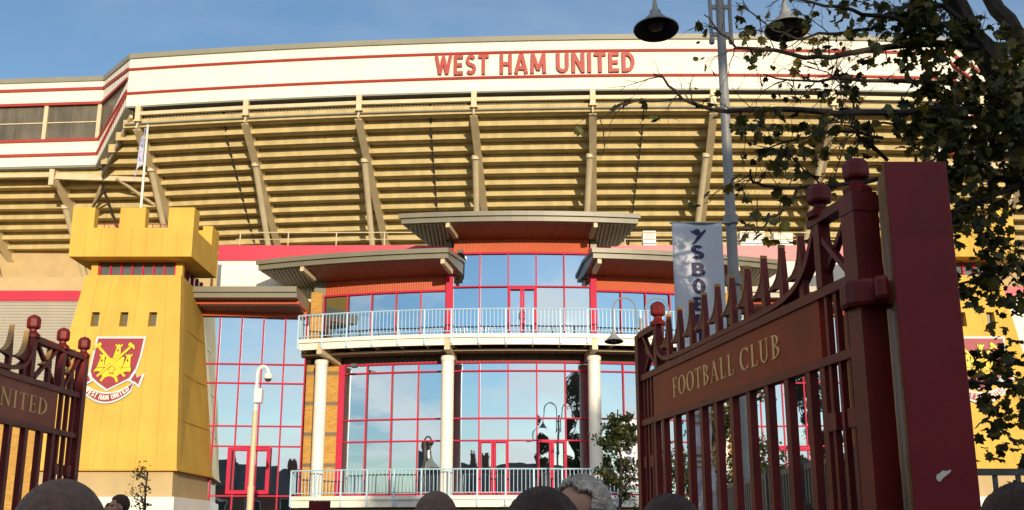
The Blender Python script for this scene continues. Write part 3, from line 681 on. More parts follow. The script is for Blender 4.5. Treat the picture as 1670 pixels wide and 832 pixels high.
# doors
def door(x0,x1,z0,z1,Rr):
    m=MB(); y0=A(x0,Rr)-.14; y1=A(x1,Rr)-.14; w=.1
    def bar(a,b,za,zb_):
        ya=y0+(y1-y0)*(a-x0)/(x1-x0); yb=y0+(y1-y0)*(b-x0)/(x1-x0)
        m.hexa([(a,ya,za),(b,yb,za),(b,yb+.1,za),(a,ya+.1,za),(a,ya,zb_),(b,yb,zb_),(b,yb+.1,zb_),(a,ya+.1,zb_)])
    xm=(x0+x1)/2
    bar(x0,x0+w,z0,z1); bar(x1-w,x1,z0,z1); bar(xm-.1,xm-.008,z0,z1-w); bar(xm+.008,xm+.1,z0,z1-w); bar(x0+w,x1-w,z1-w,z1); bar(x0+w,xm-.1,z0,z0+.14); bar(xm+.1,x1-w,z0,z0+.14)
    d=m.build('double_door',M['crimson'],RB); h=MB()
    for s in (-1,1):
        pts=[(xm+s*.05+s*.09*math.sin(t_),y0-.05-.03*abs(math.sin(t_)),z0+1.05+.16*math.cos(t_)) for t_ in np.linspace(0,math.pi,7)]; h.tube(pts,.014,6)
    h.build('handle',M['pipe'],d,True)
door(-.17,1.08,zf2,zy(470,48.1),RF+.1); door(-1.43,-.17,zf1,zt3,RF+.1); door(1.08,2.33,zf1,zt3,RF+.1)
# brick piers
def pier(x0,x1,z0,z1,name='brick_pier'):
    m=MB(); y=min(A(x0,RF),A(x1,RF))-.12; m.box(x0,x1,y,y+1.0,z0,z1); p=m.build(name,M['brick'],RB)
    bb=MB(); 
    for z in np.arange(4.6,z1-.2,1.35):
        if z>z0+.1: bb.box(x0-.004,x1+.004,y-.004,y+.996,z,z+.16)
    bb.build('dark_brick_course',M['brickband'],p)
pier(-9.2,-7.74,zf1,zh1); pier(8.54,10.0,zf1,zh1); pier(-9.2,-8.68,9.9,12.5); pier(9.48,10.0,9.9,12.5)
m=MB(); m.sweep([(0,.9),(0,zf1-.35),(.4,zf1-.35),(.4,.9)],[(lambda a,b,x=x:(x,A(x,RF)+a,b)) for x in np.linspace(-9.2,10,12)]); m.build('brick_base',M['brick'],RB)
# orange cladding strips above the glazing
def arcbox(name,mat,x0,x1,Ro,Ri,z0,z1,n=14,parent=RB,ends=None):
    mb=MB(); xo=np.linspace(x0,x1,n)
    mb.sweep([(Ro,z0),(Ro,z1),(Ri,z1),(Ri,z0)],[(lambda a,b,x=x:(x,A(x,a),b)) for x in xo]); return mb.build(name,mat,parent)
arcbox('orange_cladding',M['orange'],-8.66,-2.95,RF-.02,RF-.6,zh2,13.2); arcbox('orange_cladding',M['orange'],3.78,9.44,RF-.02,RF-.6,zh2,13.2)
arcbox('orange_cladding',M['orange'],-2.65,3.48,RF+.03,RF-.6,zc2,14.72)
arcbox('storey_band',M['soffitd'],-9.15,9.95,RF-.04,RF-.8,zh1,zf2)
# canopies: upper and lower ones, real slabs with stepped edge, sloping ribbed soffit, radial beams
def canopy(x0,x1,xi0,xi1,Ro,zt,zin,split,tag_):
    n=16; Ri=27.2; e=[]
    def P(s,a,z): 
        x=(x0+(x1-x0)*s); xi=(xi0+(xi1-xi0)*s); f=(Ro-a)/(Ro-Ri)
        xx=x+(xi-x)*f; return (xx,A(x,Ro)+(A(xi,Ri)-A(x,Ro))*f,z)
    ss=np.linspace(0,1,n)
    fa=MB(); fa.sweep([(Ro,zt-.20),(Ro,zt),(Ri,zt+.12),(Ri,zt-.0)],[(lambda a,b,s=s:P(s,a,b)) for s in ss]); c=fa.build('canopy',M['canopy'],RB)
    lo=MB(); lo.sweep([(Ro-.12,zt-.42),(Ro-.12,zt-.203),(Ri,zt-.02),(Ri,zin+.02)],[(lambda a,b,s=s:P(s*.985+.0075,a,b)) for s in ss]); lo.build('lower_edge',M['canopy'],c)
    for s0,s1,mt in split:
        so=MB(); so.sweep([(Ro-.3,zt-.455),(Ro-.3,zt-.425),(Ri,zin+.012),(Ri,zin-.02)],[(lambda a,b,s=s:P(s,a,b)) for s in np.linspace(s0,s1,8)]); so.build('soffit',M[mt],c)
    return c,P
def beamc(c,P,s,zt,zin,Ro):
    b=MB(); p=Vector(P(s,Ro-.20,zt-.53)); q=Vector(P(s,Ro-1.5,zt-.70)); b.beam(p,q,.17,.22); b.build('canopy_beam',M['steel'],c)
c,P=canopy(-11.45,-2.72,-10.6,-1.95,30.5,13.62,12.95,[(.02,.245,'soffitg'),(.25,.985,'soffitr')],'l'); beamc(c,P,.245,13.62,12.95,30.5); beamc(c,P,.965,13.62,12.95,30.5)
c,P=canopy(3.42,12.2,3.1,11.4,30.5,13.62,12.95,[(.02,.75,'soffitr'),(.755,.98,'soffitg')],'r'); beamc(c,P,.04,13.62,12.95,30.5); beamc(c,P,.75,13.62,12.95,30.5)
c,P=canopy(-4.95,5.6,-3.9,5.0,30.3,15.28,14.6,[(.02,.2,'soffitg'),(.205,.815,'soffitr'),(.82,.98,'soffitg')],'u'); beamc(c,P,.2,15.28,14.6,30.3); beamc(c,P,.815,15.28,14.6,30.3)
# side walls under the upper canopy
m=MB(); m.box(-3.0,-2.72,48.3,50.6,13.0,14.62); m.box(3.55,3.83,48.3,50.6,13.0,14.62); m.box(-3,3.83,49,50.55,14.0,14.6); m.build('clerestory_wall',M['canopy'],RB)
m=MB(); m.box(-9.1,9.9,49.6,50.55,10.2,13.0); m.build('core_wall',M['canopy'],RB)
# wings: flat curtain walls beside the towers, each with its own flat canopy
def side_wing(sgn):
    mx_=(lambda x:x) if sgn<0 else (lambda x:.8-x)
    yl=lambda x:48.3+.10*(x+14)            # x in left-hand coordinates
    xx=[-13.98,-12.98,-12.03,-11.08,-10.13,-9.2]; zs=[.4,2.2,zy(809,48.5),zy(728,48.5),zy(695,48.5),zy(625,48.5),zy(594,48.5),11.15]
    gm=MB()
    for a,b in zip(xx[:-1],xx[1:]):
        for l0,l1 in zip(zs[:-1],zs[1:]):
            p,q=(mx_(a),yl(a),0),(mx_(b),yl(b),0)
            if sgn>0: p,q=q,p
            pane(gm,p,q,l0,l1,.004)
    go=gm.build('wing_glazing',M['glass'],RB,recalc=False); mm=MB()
    for x in xx[1:]: mm.box(mx_(x)-.028,mx_(x)+.028,yl(x)-.09,yl(x)+.02,.4,11.15)
    for z in zs[1:-1]: mm.beam((mx_(xx[0]),yl(xx[0])-.055,z),(mx_(xx[-1]),yl(xx[-1])-.055,z),.09,.06)
    mm.build('mullions',M['crimson'],go)
    d=MB(); a,b=-12.3,-10.45; y=yl(-11.4)-.2; z0,z1=zy(806,48.5),zy(730,48.5)
    for u,v in ((a,a+.16),(b-.16,b),(-11.47,-11.27)): d.box(*sorted((mx_(u),mx_(v))),y,y+.1,z0,z1)
    for u,v in ((z0,z0+.16),(z1-.14,z1)): d.box(*sorted((mx_(a+.16),mx_(b-.16))),y-.002,y+.098,u,v)
    d.build('double_door',M['crimson'],RB)
    h=MB(); h.beam((mx_(-14.05),yl(-14)-.1,11.28),(mx_(-9.2),yl(-9.2)-.1,11.28),.3,.26); h.build('orange_head',M['orange'],RB)
    e=MB(); e.box(*sorted((mx_(-14.1),mx_(-13.95))),yl(-14)-.2,yl(-14)+.2,.4,11.15); e.build('yellow_edge_post',M['yellow_trim'],RB)
    # flat canopy
    zc=zy(467,46.2); c=MB(); c.box(*sorted((mx_(-14.0),mx_(-9.24))),46.2,50.5,zc-.24,zc); cc=c.build('side_canopy',M['canopy'],RB)
    c=MB(); c.box(*sorted((mx_(-13.9),mx_(-9.24))),46.32,50.5,zc-.46,zc-.241); c.build('lower_edge',M['canopy'],cc)
    c=MB(); c.box(*sorted((mx_(-13.75),mx_(-9.24))),46.9,50.5,zc-.62,zc-.461); c.build('lip',M['orange'],cc)
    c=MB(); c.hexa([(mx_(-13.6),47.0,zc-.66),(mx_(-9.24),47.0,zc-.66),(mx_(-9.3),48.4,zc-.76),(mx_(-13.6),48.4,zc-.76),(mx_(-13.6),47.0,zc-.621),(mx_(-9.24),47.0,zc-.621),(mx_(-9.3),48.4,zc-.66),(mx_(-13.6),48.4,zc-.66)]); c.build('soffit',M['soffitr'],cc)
    c=MB(); c.box(*sorted((mx_(-13.9),mx_(-9.2))),48.5,50.4,11.4,zc-.63); c.build('wall_above',M['soffitd'],cc)
side_wing(-1); side_wing(1)
# balconies
def balcony(zf,full,RBk=30.0,x0=-9.35,x1=10.15,under=True):
    n=26; xs_=np.linspace(x0,x1,n)
    mb=MB(); mb.sweep([(RBk,zf-.16),(RBk,zf),(RF,zf),(RF,zf-.16)],[(lambda a,b,x=x:(x,A(x,a),b)) for x in xs_]); B=mb.build('balcony',M['whitep'],RB)
    mb=MB(); mb.sweep([(RBk-.10,zf-.46),(RBk-.10,zf-.161),(RBk-.22,zf-.161),(RBk-.22,zf-.46)],[(lambda a,b,x=x:(x,A(x,a),b)) for x in xs_]); mb.build('edge_beam',M['whitep'],B)
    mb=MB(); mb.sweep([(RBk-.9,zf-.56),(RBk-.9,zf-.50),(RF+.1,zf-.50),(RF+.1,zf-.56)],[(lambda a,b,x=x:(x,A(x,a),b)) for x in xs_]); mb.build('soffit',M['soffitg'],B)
    mb=MB(); mb.sweep([(RBk-.84,zf-.60),(RBk-.84,zf-.53),(RBk-.899,zf-.53),(RBk-.899,zf-.60)],[(lambda a,b,x=x:(x,A(x,a),b)) for x in xs_]); mb.build('soffit_lip',M['steel'],B)
    # railing
    r=MB(); Rr=RBk-.03
    r.tube([(x,A(x,Rr),zf+1.06) for x in xs_],.035,6); r.tube([(x,A(x,Rr),zf+.12) for x in xs_],.022,6)
    th0=math.asin((x0-CX0)/Rr); th1=math.asin((x1-CX0)/Rr); nb=int((th1-th0)*Rr/.165)
    for i in range(nb+1):
        t_=th0+(th1-th0)*i/nb; x=CX0+Rr*math.sin(t_); y=CY0-Rr*math.cos(t_)
        if i%7==0: r.box(x-.035,x+.035,y-.05,y+.03,zf-.42,zf+1.05)
        else: r.box(x-.011,x+.011,y-.011,y+.011,zf+.12,zf+1.05)
    for x,s in ((x0,1),(x1,-1)):
        ya=A(x,Rr); r.beam((x,ya,zf+1.06),(x,ya+1.6,zf+1.06),.06,.06); r.beam((x,ya,zf+.12),(x,ya+1.6,zf+.12),.04,.04)
        for y in np.arange(ya+.16,ya+1.6,.165): r.box(x-.011,x+.011,y-.011,y+.011,zf+.12,zf+1.05)
    r.build('railing',M['railb'],B)
    # joists seen from below
    for i in range(0,nb+1,7):
        t_=th0+(th1-th0)*i/nb; a=Vector((CX0+(Rr-.2)*math.sin(t_),CY0-(Rr-.2)*math.cos(t_),0)); b=Vector((CX0+(RF+.6)*math.sin(t_),CY0-(RF+.6)*math.cos(t_),0))
        j=MB(); j.beam((a.x,a.y,zf-.30),(b.x,b.y,zf-.42),.06,.22); j.build('joist',M['steel'],B)
    return B
balcony(9.98,True); balcony(3.28,True)
colR=29.2
for x in (-8.36,-2.75,3.52,9.1):
    y=A(x,colR); m=MB(); m.tube([(x,y,.8),(x,y,9.1)],.27,20); m.lathe([(.30,0),(.30,.16),(.27,.2)],(x,y,8.95),20); c=m.build('round_column',M['whitep'],RB,True)
    y2=A(x,RF); m=MB()
    d=Vector((x-CX0,A(x,30)-CY0,0)).normalized()
    a=Vector((CX0,CY0,0))+d*29.95; b=Vector((CX0,CY0,0))+d*28.0; m.beam((a.x,a.y,9.56),(b.x,b.y,9.32),.24,.5); m.build('bracket_beam',M['steel'],c)
# security lights on the glass heads
def wall_light(x,z,Y):
    m=MB(); m.box(x-.12,x+.12,Y-.5,Y-.1,z-.08,z+.06); m.build('floodlight',M['pipe'],RB)
wall_light(-2.3,13.95,48.0); wall_light(-6.9,8.9,48.3)
# plant units on the podium deck
def unit(px,py,w,h,label):
    p=at(px,py,52.5); T=thing('plant_unit',label,'equipment',(p.x,52.5,PZt-.1),None)
    m=MB(); m.box(p.x-w/2,p.x+w/2,52.2,52.9,PZt-.1,p.z+h/2); u=m.build('casing',M['whitep'],T); m=MB()
    for k in range(4): m.box(p.x-w/2+.05,p.x+w/2-.05,52.17,52.199,p.z-h/2+.08+k*h/5,p.z-h/2+.11+k*h/5)
    m.build('louvre',M['coping'],T)
unit(1058,388,.62,.55,'small white roof unit right of the upper canopy')
unit(1225,388,1.2,.5,'wide pale roof unit behind the gate spikes')
unit(1275,389,.9,.5,'pale roof unit nearest the tall gate post')

# ------------------------------------------------------------------ claret gates
def vgate(O,d,n,spec,label,word,tx):
    """gate leaf in its own upright plane. s runs from the hinge, z up, w towards the sign's front"""
    O=Vector((*O,0)); d=Vector((*d,0)).normalized(); n=Vector((*n,0)).normalized()
    def G(s,z,w): return O+d*s+n*w+Vector((0,0,z))
    T=thing('entrance_gate',label,'gate',G(-.62,0,0),'claret iron gates standing open')
    def bar(mb,s0,s1,z0,z1,w0,w1): mb.hexa([G(s0,z0,w0),G(s1,z0,w0),G(s1,z0,w1),G(s0,z0,w1),G(s0,z1,w0),G(s1,z1,w0),G(s1,z1,w1),G(s0,z1,w1)])
    gm=M['gate']
    hs=-.62; fe=spec['far']
    m=MB(); bar(m,hs-.08,hs+.08,0,3.62,-.08,.08); bar(m,hs-.085,hs+.085,3.50,3.60,-.085,.085); m.build('hinge_post',gm,T)
    m=MB(); bar(m,fe-.05,fe+.05,.1,3.56,-.05,.05); m.build('end_post',gm,T)
    def rail(z0,z1,w=.035): m=MB(); bar(m,hs+.081,fe-.051,z0,z1,-w,w); m.build('rail',gm,T)
    rail(3.10,3.16); rail(2.67,2.725); rail(.2,.28); rail(1.1,1.15)
    def finial(s,big=1.):
        c=G(s,3.62 if s<1 else 3.555,0); m=MB()
        m.lathe([(.10*big,0),(.105*big,.03),(.07*big,.05),(.05*big,.065),(.05*big,.085),(.088*big,.10),(.095*big,.115),(.095*big,.185),(.065*big,.215),(0,.235)],c,8); m.build('finial',gm,T)
    for s in spec['finials']: finial(s,.74 if s>1 else .86)
    def frame(s0,s1):
        m=MB(); dz=0 if s0<1 else -.055; bar(m,s0,s1,3.575+dz,3.635+dz,-.045,.045); 
        m.beam(G(s0+.05,3.17,.012),G(s1-.05,3.57,.012),.035,.04,up=n); m.beam(G(s0+.05,3.57,-.013),G(s1-.05,3.17,-.013),.035,.04,up=n); m.build('cross_brace_frame',gm,T)
    for s0,s1 in spec['frames']: frame(s0,s1)
    for s in spec['posts']:
        m=MB(); bar(m,s-.04,s+.04,3.161,3.574,-.04,.04); m.build('short_post',gm,T)
    p0,p1=spec['panel']
    m=MB(); bar(m,p0,p1,2.7255,3.0995,-.02,.02); sg=m.build('sign_board',M['gatesign'],T)
    m=MB(); x0,x1=tx; L_=abs(x1-x0)
    serif_text(m,word,lambda u,v,w:G(x0+(x1-x0)/L_*u,2.835+v,.0202+w),L_,.165,ext=.004); m.build('sign_lettering',M['gold'],sg)
    # slim bars either side of the board, with little diamond blocks lower down
    for a,b in spec['slim']:
        for k in range(3):
            s=a+(b-a)*(k+.5)/3
            m=MB(); bar(m,s-.018,s+.018,2.725,3.10,-.02,.02); bar(m,s-.018,s+.018,1.15,2.67,-.02,.02); bar(m,s-.018,s+.018,.28,1.10,-.02,.02)
            if k!=1:
                m.hexa([G(s-.05,2.27,-.03),G(s+.05,2.27,-.03),G(s+.05,2.27,.03),G(s-.05,2.27,.03),G(s-.05,2.38,-.03),G(s+.05,2.38,-.03),G(s+.05,2.38,.03),G(s-.05,2.38,.03)])
            m.build('slim_bar',gm,T)
    for s in spec['bars']:
        m=MB(); bar(m,s-.034,s+.034,.28,1.0995,-.028,.028); bar(m,s-.034,s+.034,1.1505,2.67,-.028,.028); m.build('bar',gm,T)
    # dipped rail
    m=MB(); pts=spec['dip']
    for w0 in (0,):
        prof=[(-.035,-.02),(.035,-.02),(.035,.02),(-.035,.02)]
        P=[]
        k=8
        for i in range(len(pts)-1):
            for j in range(k): 
                t=j/k; q0=pts[max(i-1,0)];q1=pts[i];q2=pts[i+1];q3=pts[min(i+2,len(pts)-1)]
                f=lambda a,b,c_,d_:.5*((2*b)+(-a+c_)*t+(2*a-5*b+4*c_-d_)*t*t+(-a+3*b-3*c_+d_)*t**3)
                P.append((f(q0[0],q1[0],q2[0],q3[0]),f(q0[1],q1[1],q2[1],q3[1])))
        P.append(pts[-1]); Lf,Rt=stroke_poly(P,.02,.02); nn=len(P)
        vs=[G(u,v,-.04) for u,v in Lf]+[G(u,v,-.04) for u,v in Rt]+[G(u,v,.04) for u,v in Lf]+[G(u,v,.04) for u,v in Rt]
        m.add(vs,[f for i in range(nn-1) for f in ((i,i+1,nn+i+1,nn+i),(2*nn+i,3*nn+i,3*nn+i+1,2*nn+i+1),(i,2*nn+i,2*nn+i+1,i+1),(nn+i,nn+i+1,3*nn+i+1,3*nn+i))])
    m.build('dipped_rail',gm,T)
    for s in spec['spikes']:
        e=spec['tail']
        c=[(0,3.60),(.012,3.50),(.035,3.43),(.075,3.375),(.13,3.34),(.20,3.325)]
        low=[(.20,3.312),(.12,3.315),(.03,3.30),(.03,3.161),(-.03,3.161),(-.03,3.34),(-.018,3.46)]
        poly=[(s+e*u,v) for u,v in c+low]
        m=MB(); m.prism(poly,-.022,.022,G); sp=m.build('spike',gm,T)
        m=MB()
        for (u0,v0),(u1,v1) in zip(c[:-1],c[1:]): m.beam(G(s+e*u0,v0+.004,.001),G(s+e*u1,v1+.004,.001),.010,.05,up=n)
        m.build('glint_edge',M['glintedge'],sp)  # strips coloured gold for the light reflected along the spike edge
    return T,G
RG=dict(far=3.87,finials=[-.62,-.12,3.3],posts=[-.12,3.3],frames=[(-.54,-.0),(3.27,3.82)],panel=(-.05,3.45),slim=[(-.46,-.08),(3.47,3.80)],
 bars=[.16+.335*i for i in range(10)]+[-.05,3.42],dip=[(3.29,3.55),(3.29,3.38),(3.17,3.25),(2.88,3.195),(2.0,3.185),(.8,3.185),(.35,3.22),(.12,3.32),(.0,3.45),(-.08,3.56)],
 spikes=[.18+.311*i for i in range(10)],tail=1)
T,G=vgate((1.948,6.89),(-.177,.984),(-.984,-.177),RG,'open claret iron gate leaf with gold FOOTBALL CLUB lettering, right of centre','FOOTBALL CLUB',(2.89,.56))
# hinge strap round the post to the pillar
m=MB(); a=G(-.62,2.93,0); b=Vector((2.2,6.12,0)); 
m.lathe([(.135,0),(.145,.02),(.145,.13),(.135,.15)],(a.x,a.y,2.93),16); m.beam((a.x+.05,a.y,3.0),(2.19,6.15,3.0),.07,.13); m.lathe([(.03,0),(.04,.02),(.04,.11),(.03,.13)],(2.08,6.06,2.94),10); m.build('hinge_strap',M['gate'],T)
LG=dict(far=4.05,finials=[-.62,-.12,2.80,3.5,4.05],posts=[-.12,2.80,3.5],frames=[(-.54,-.0),(2.84,3.46),(3.54,4.0)],panel=(-.05,3.47),slim=[(-.46,-.08),(3.52,3.98)],
 bars=[.16+.335*i for i in range(10)]+[-.05,3.45],dip=[(2.77,3.55),(2.75,3.38),(2.62,3.25),(2.3,3.195),(1.6,3.185),(.8,3.185),(.35,3.22),(.12,3.32),(.0,3.45),(-.08,3.56)],
 spikes=[.18+.311*i for i in range(9)]+[3.22,3.78],tail=-1)
pa=atz(92,640,3.10); pb=atz(0,612.6,3.10); dl=(pa-pb).normalized(); o_=pa-dl*3.47
vgate((o_.x,o_.y),(dl.x,dl.y),(dl.y,-dl.x) if dl.y>0 else (-dl.y,dl.x),LG,'open claret iron gate leaf at the left edge, its lettering ending in TED','WEST HAM UNITED',(.05,3.24))

# maroon pillar
FL=Vector((2.135,6.0,0)); FRr=Vector((2.488,6.0,0)); BLp=at(1430,300,6.42); BL=Vector((BLp.x,6.42,0)); BR=Vector((2.60,6.42,0)); PH=3.735
T=thing('gate_pillar','tall square maroon gate pillar with a white chip of missing paint low down','pillar',(2.35,6.2,0))
m=MB(); Z=Vector((0,0,PH)); m.hexa([FL,FRr,BR,BL,FL+Z,FRr+Z,BR+Z,BL+Z]); p=m.build('shaft',M['pillar'],T)
bv=p.modifiers.new('b','BEVEL'); bv.width=.006; bv.segments=2
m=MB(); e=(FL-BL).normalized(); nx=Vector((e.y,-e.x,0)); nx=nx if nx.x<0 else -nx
a,b=FL+nx*.003-e*.012,BL+nx*.003+e*.004; m.hexa([b,a,a-nx*.002,b-nx*.002,b+Z*.998,a+Z*.998,a-nx*.002+Z*.998,b-nx*.002+Z*.998]); m.build('reflection_tinted_face',M['pillarside'],T)  # thin sheet carrying the painted golden reflection on the pillar side
c=at(1540,776,5.997); m=MB(); m.prism([(x*.004,y*.004) for x,y in ((-10,-6),(-6,-8),(-2,-3),(4,1),(9,5),(10,8),(3,6),(-1,7),(-6,3),(-9,2),(-11,-2))],0,.0015,lambda u,v,w:(c.x+u,5.9995-w,c.z+v)); m.build('paint_chip',M['whitep'],T)
# left gate hinge pillar just outside the frame
# ------------------------------------------------------------------ lamp posts
def lamppost(x,Y,rimz,label,gz,half=.87,nm='street_lamp'):
    T=thing(nm,label,'street lamp',(x,Y,gz),'twin swan-neck lamp posts')
    pt=rimz+.70
    m=MB(); m.tube([(x,Y,gz),(x,Y,gz+1.6),(x,Y,gz+1.65),(x,Y,gz+3.6),(x,Y,rimz+.75)],[.12,.115,.085,.075,.055],14)
    for z in (gz+1.6,gz+4.55,gz+5.35): m.lathe([(.075,0),(.095,.02),(.095,.12),(.075,.14)],(x,Y,z),14)
    m.build('pole',M['lampgrey'],T,True)
    m=MB()
    for s in (-1,1):
        m.lathe([(0,-.03),(.035,-.01),(.04,.03),(.03,.06)],(x+s*.13,Y,rimz-.16),10)
    for z in (rimz-.04,rimz+.36): m.beam((x-.14,Y,z),(x+.14,Y,z),.03,.06)
    m.build('spreader',M['lampgrey'],T)
    for s in (-1,1):
        m=MB(); r=.36; zt=rimz+1.05
        pts=[(x+s*.13,Y,rimz-.12),(x+s*.13,Y,rimz+.3),(x+s*.15,Y,zt)]
        cxm=x+s*(.15+(half-.15)/2); rr=(half-.15)/2
        pts+=[(cxm-s*rr*math.cos(t),Y,zt+rr*math.sin(t)) for t in np.linspace(.2,math.pi,12)]
        pts+=[(x+s*half,Y,rimz+.38)]
        m.tube(pts,.026,8); m.build('swan_neck_arm',M['lampgrey'],T,True)
        c=(x+s*half,Y,rimz); m=MB()
        prof=[(.297,0),(.304,.012),(.255,.045),(.195,.09),(.165,.14),(.12,.195),(.08,.235),(.076,.29),(.04,.315),(.03,.41),(.0,.42)]
        def tip(mb):
            t=R(8); mb.v=[(q[0],c[1]+(q[1]-c[1])*math.cos(t)+(q[2]-c[2]-.35)*math.sin(t),c[2]+.35+(q[2]-c[2]-.35)*math.cos(t)-(q[1]-c[1])*math.sin(t)) for q in mb.v]
        m.lathe(prof,c,28,False); tip(m); inner=[(.268,.0),(.245,.06),(.19,.12),(.12,.17),(0,.175)]
        h=m.build('lamp_shade',M['lampgrey'],T,True)
        m=MB(); m.lathe([(.296,.004),(.25,.035),(.19,.08),(.14,.14),(0,.16)],c,28,False); tip(m); m.build('shade_lining',M['dark'],h,True)
        m=MB(); m.lathe([(0,-.005),(.07,.01),(.11,.05),(.12,.12),(.06,.15)],c,18,False); tip(m); m.build('lamp_bowl',M['reflector'],h,True)
    return T
lp=at(1188,400,13.5); rim=at(1067,52,13.5)
lamppost((at(1067,52,13.5).x+at(1285,52,13.5).x)/2,13.5,rim.z,'tall twin lamp post with the SBOBET banner hanging beside it',ground(13.5))
rf=at(1000,558,34); lamppost(at(1046,540,34).x,34,rf.z,'distant twin lamp post before the balcony, mostly hidden by the open gate',ground(34))
# camera pole
c0=at(412,832,36); px_=at(418,640,36).x
T=thing('camera_pole','slim pale pole with hooked top and dome camera before the left glass wall','camera pole',(px_,36,ground(36)))
zt=at(420,610,36).z
m=MB(); m.tube([(px_,36,ground(36)),(px_,36,zt-3.6)],[.11,.105],12); m.tube([(px_,36,zt-3.6),(px_,36,zt-1.2)],.085,12); m.build('lower_pole',M['steel'],T,True)
m=MB(); m.tube([(px_,36,zt-1.2),(px_,36,zt),(px_+.04,36,zt+.16),(px_+.14,36,zt+.25),(px_+.26,36,zt+.24),(px_+.34,36,zt+.14),(px_+.36,36,zt+.02)],.055,10); m.build('hooked_arm',M['whitep'],T,True)
m=MB(); m.lathe([(0,-.14),(.08,-.12),(.12,-.04)],(px_+.36,36,zt-.12),16); m.build('camera_dome',M['pipe'],T,True)
m=MB(); m.lathe([(.13,-.02),(.15,.02),(.14,.12),(.07,.17),(.05,.2)],(px_+.36,36,zt-.14),16); m.build('camera_housing',M['whitep'],T,True)
m=MB(); m.box(px_-.02,px_+.22,35.8,36.12,zt-.95,zt-.5); m.build('junction_box',M['whitep'],T)

# ------------------------------------------------------------------ banner
bl=at(1095,365,13.42); br=at(1177,365,13.42); bz1=bl.z; bz0=at(1130,598,13.42).z; bw=br.x-bl.x
T=thing('banner','tall white SBOBET banner hung from the lamp post above the gate spikes','banner',(br.x,13.42,bz0))
def bmp(u,v,w): return Vector((bl.x+u,13.42-.012-w-.018*math.sin(u*9+1)-.012*math.sin(v*2.2+u*4),bz0+v))
m=MB(); nu,nv=14,40; vs=[bmp(bw*i/nu,(bz1-bz0)*j/nv,0) for j in range(nv+1) for i in range(nu+1)]
m.add(vs,[(j*(nu+1)+i,j*(nu+1)+i+1,(j+1)*(nu+1)+i+1,(j+1)*(nu+1)+i) for j in range(nv) for i in range(nu)])
cl=m.build('cloth',pm('banner_vinyl',(.60,.64,.74),.6,.05,3),T,True,recalc=False); so=cl.modifiers.new('s','SOLIDIFY'); so.thickness=.004; so.offset=0
navy=pm('banner_navy',(.012,.012,.09),.5,.05)
H_=bz1-bz0; Wp=bw/83.
def bt(px,py): return ((px-1095)*Wp,H_-(py-365)*H_/233.)
tops=[(400,430),(436,466),(472,504),(508,534),(539,563),(568,592)]
m=MB()
for ch,(y0,y1) in zip('SBOBET',[(401,424),(430,452),(457,481),(487,509),(515,536),(541,561)]):
    u0,v1=bt(1126,y0); u1,v0=bt(1146,y1)
    block_text(m,ch,lambda u,v,w,u0=u0,v0=v0:bmp(u0+u,v0+v,.003+w),u1-u0,v1-v0,bold=.13,ext=.003)
m.build('banner_lettering',navy,cl)
m=MB()
for k,poly in enumerate([[(1131,375),(1139,373),(1143,379),(1139,385),(1132,383)],[(1139,383),(1150,374),(1152,377),(1140,391),(1134,398),(1126,401),(1133,392),(1136,386)],[(1126,376),(1137,380),(1139,384),(1127,380)]]):
    m.prism([bt(*p) for p in poly],0.003,.006+k*.001,bmp)
m.build('running_figure_mark',navy,cl)
m=MB()
for wd,y0,y1,xa,xb in (('SPONSORS',567,574,1128,1172),('OF',578,585,1128,1138)):
    u0,v1=bt(xa,y0); u1,v0=bt(xb,y1); block_text(m,wd,lambda u,v,w,u0=u0,v0=v0:bmp(u0+u,v0+v,.003+w),u1-u0,v1-v0,bold=.08,ext=.003)
m.build('small_lettering',navy,cl)
m=MB(); m.tube([(bl.x-.02,13.42,bz1+.01),(br.x+.12,13.42,bz1+.01)],.014,8); m.tube([(bl.x-.02,13.42,bz0-.01),(br.x+.12,13.42,bz0-.01)],.014,8); m.build('hanging_rods',M['galv'],T,True)
fx0,fx1=at(1006,700,33.8).x,at(1044,700,33.8).x; fz1,fz0=at(1020,684,33.8).z,at(1020,797,33.8).z
T=thing('banner','small far white banner on the distant lamp post, left of the open gate','banner',(fx1,33.8,fz0))
def fmp(u,v,w): return Vector((fx0+u,33.8-.01-w-.03*math.sin(u*6+1),fz0+v))
m=MB(); vs=[fmp((fx1-fx0)*i/8,(fz1-fz0)*j/16,0) for j in range(17) for i in range(9)]
m.add(vs,[(j*9+i,j*9+i+1,(j+1)*9+i+1,(j+1)*9+i) for j in range(16) for i in range(8)]); cl=m.build('cloth',MATS['banner_vinyl'],T,True,recalc=False); so=cl.modifiers.new('s','SOLIDIFY'); so.thickness=.004
m=MB()
for i,ch in enumerate('SBOBET'):
    block_text(m,ch,lambda u,v,w,i=i:fmp(.25+u,(fz1-fz0)-.52-i*.27+v,.012+w),.18,.21,bold=.13,ext=.003)
m.build('banner_lettering',navy,cl)
m=MB(); m.tube([(fx0-.02,33.8,fz1),(at(1046,540,34).x,33.95,fz1)],.015,6); m.tube([(fx0-.02,33.8,fz0),(at(1046,540,34).x,33.95,fz0)],.015,6); m.build('hanging_rods',M['galv'],T)
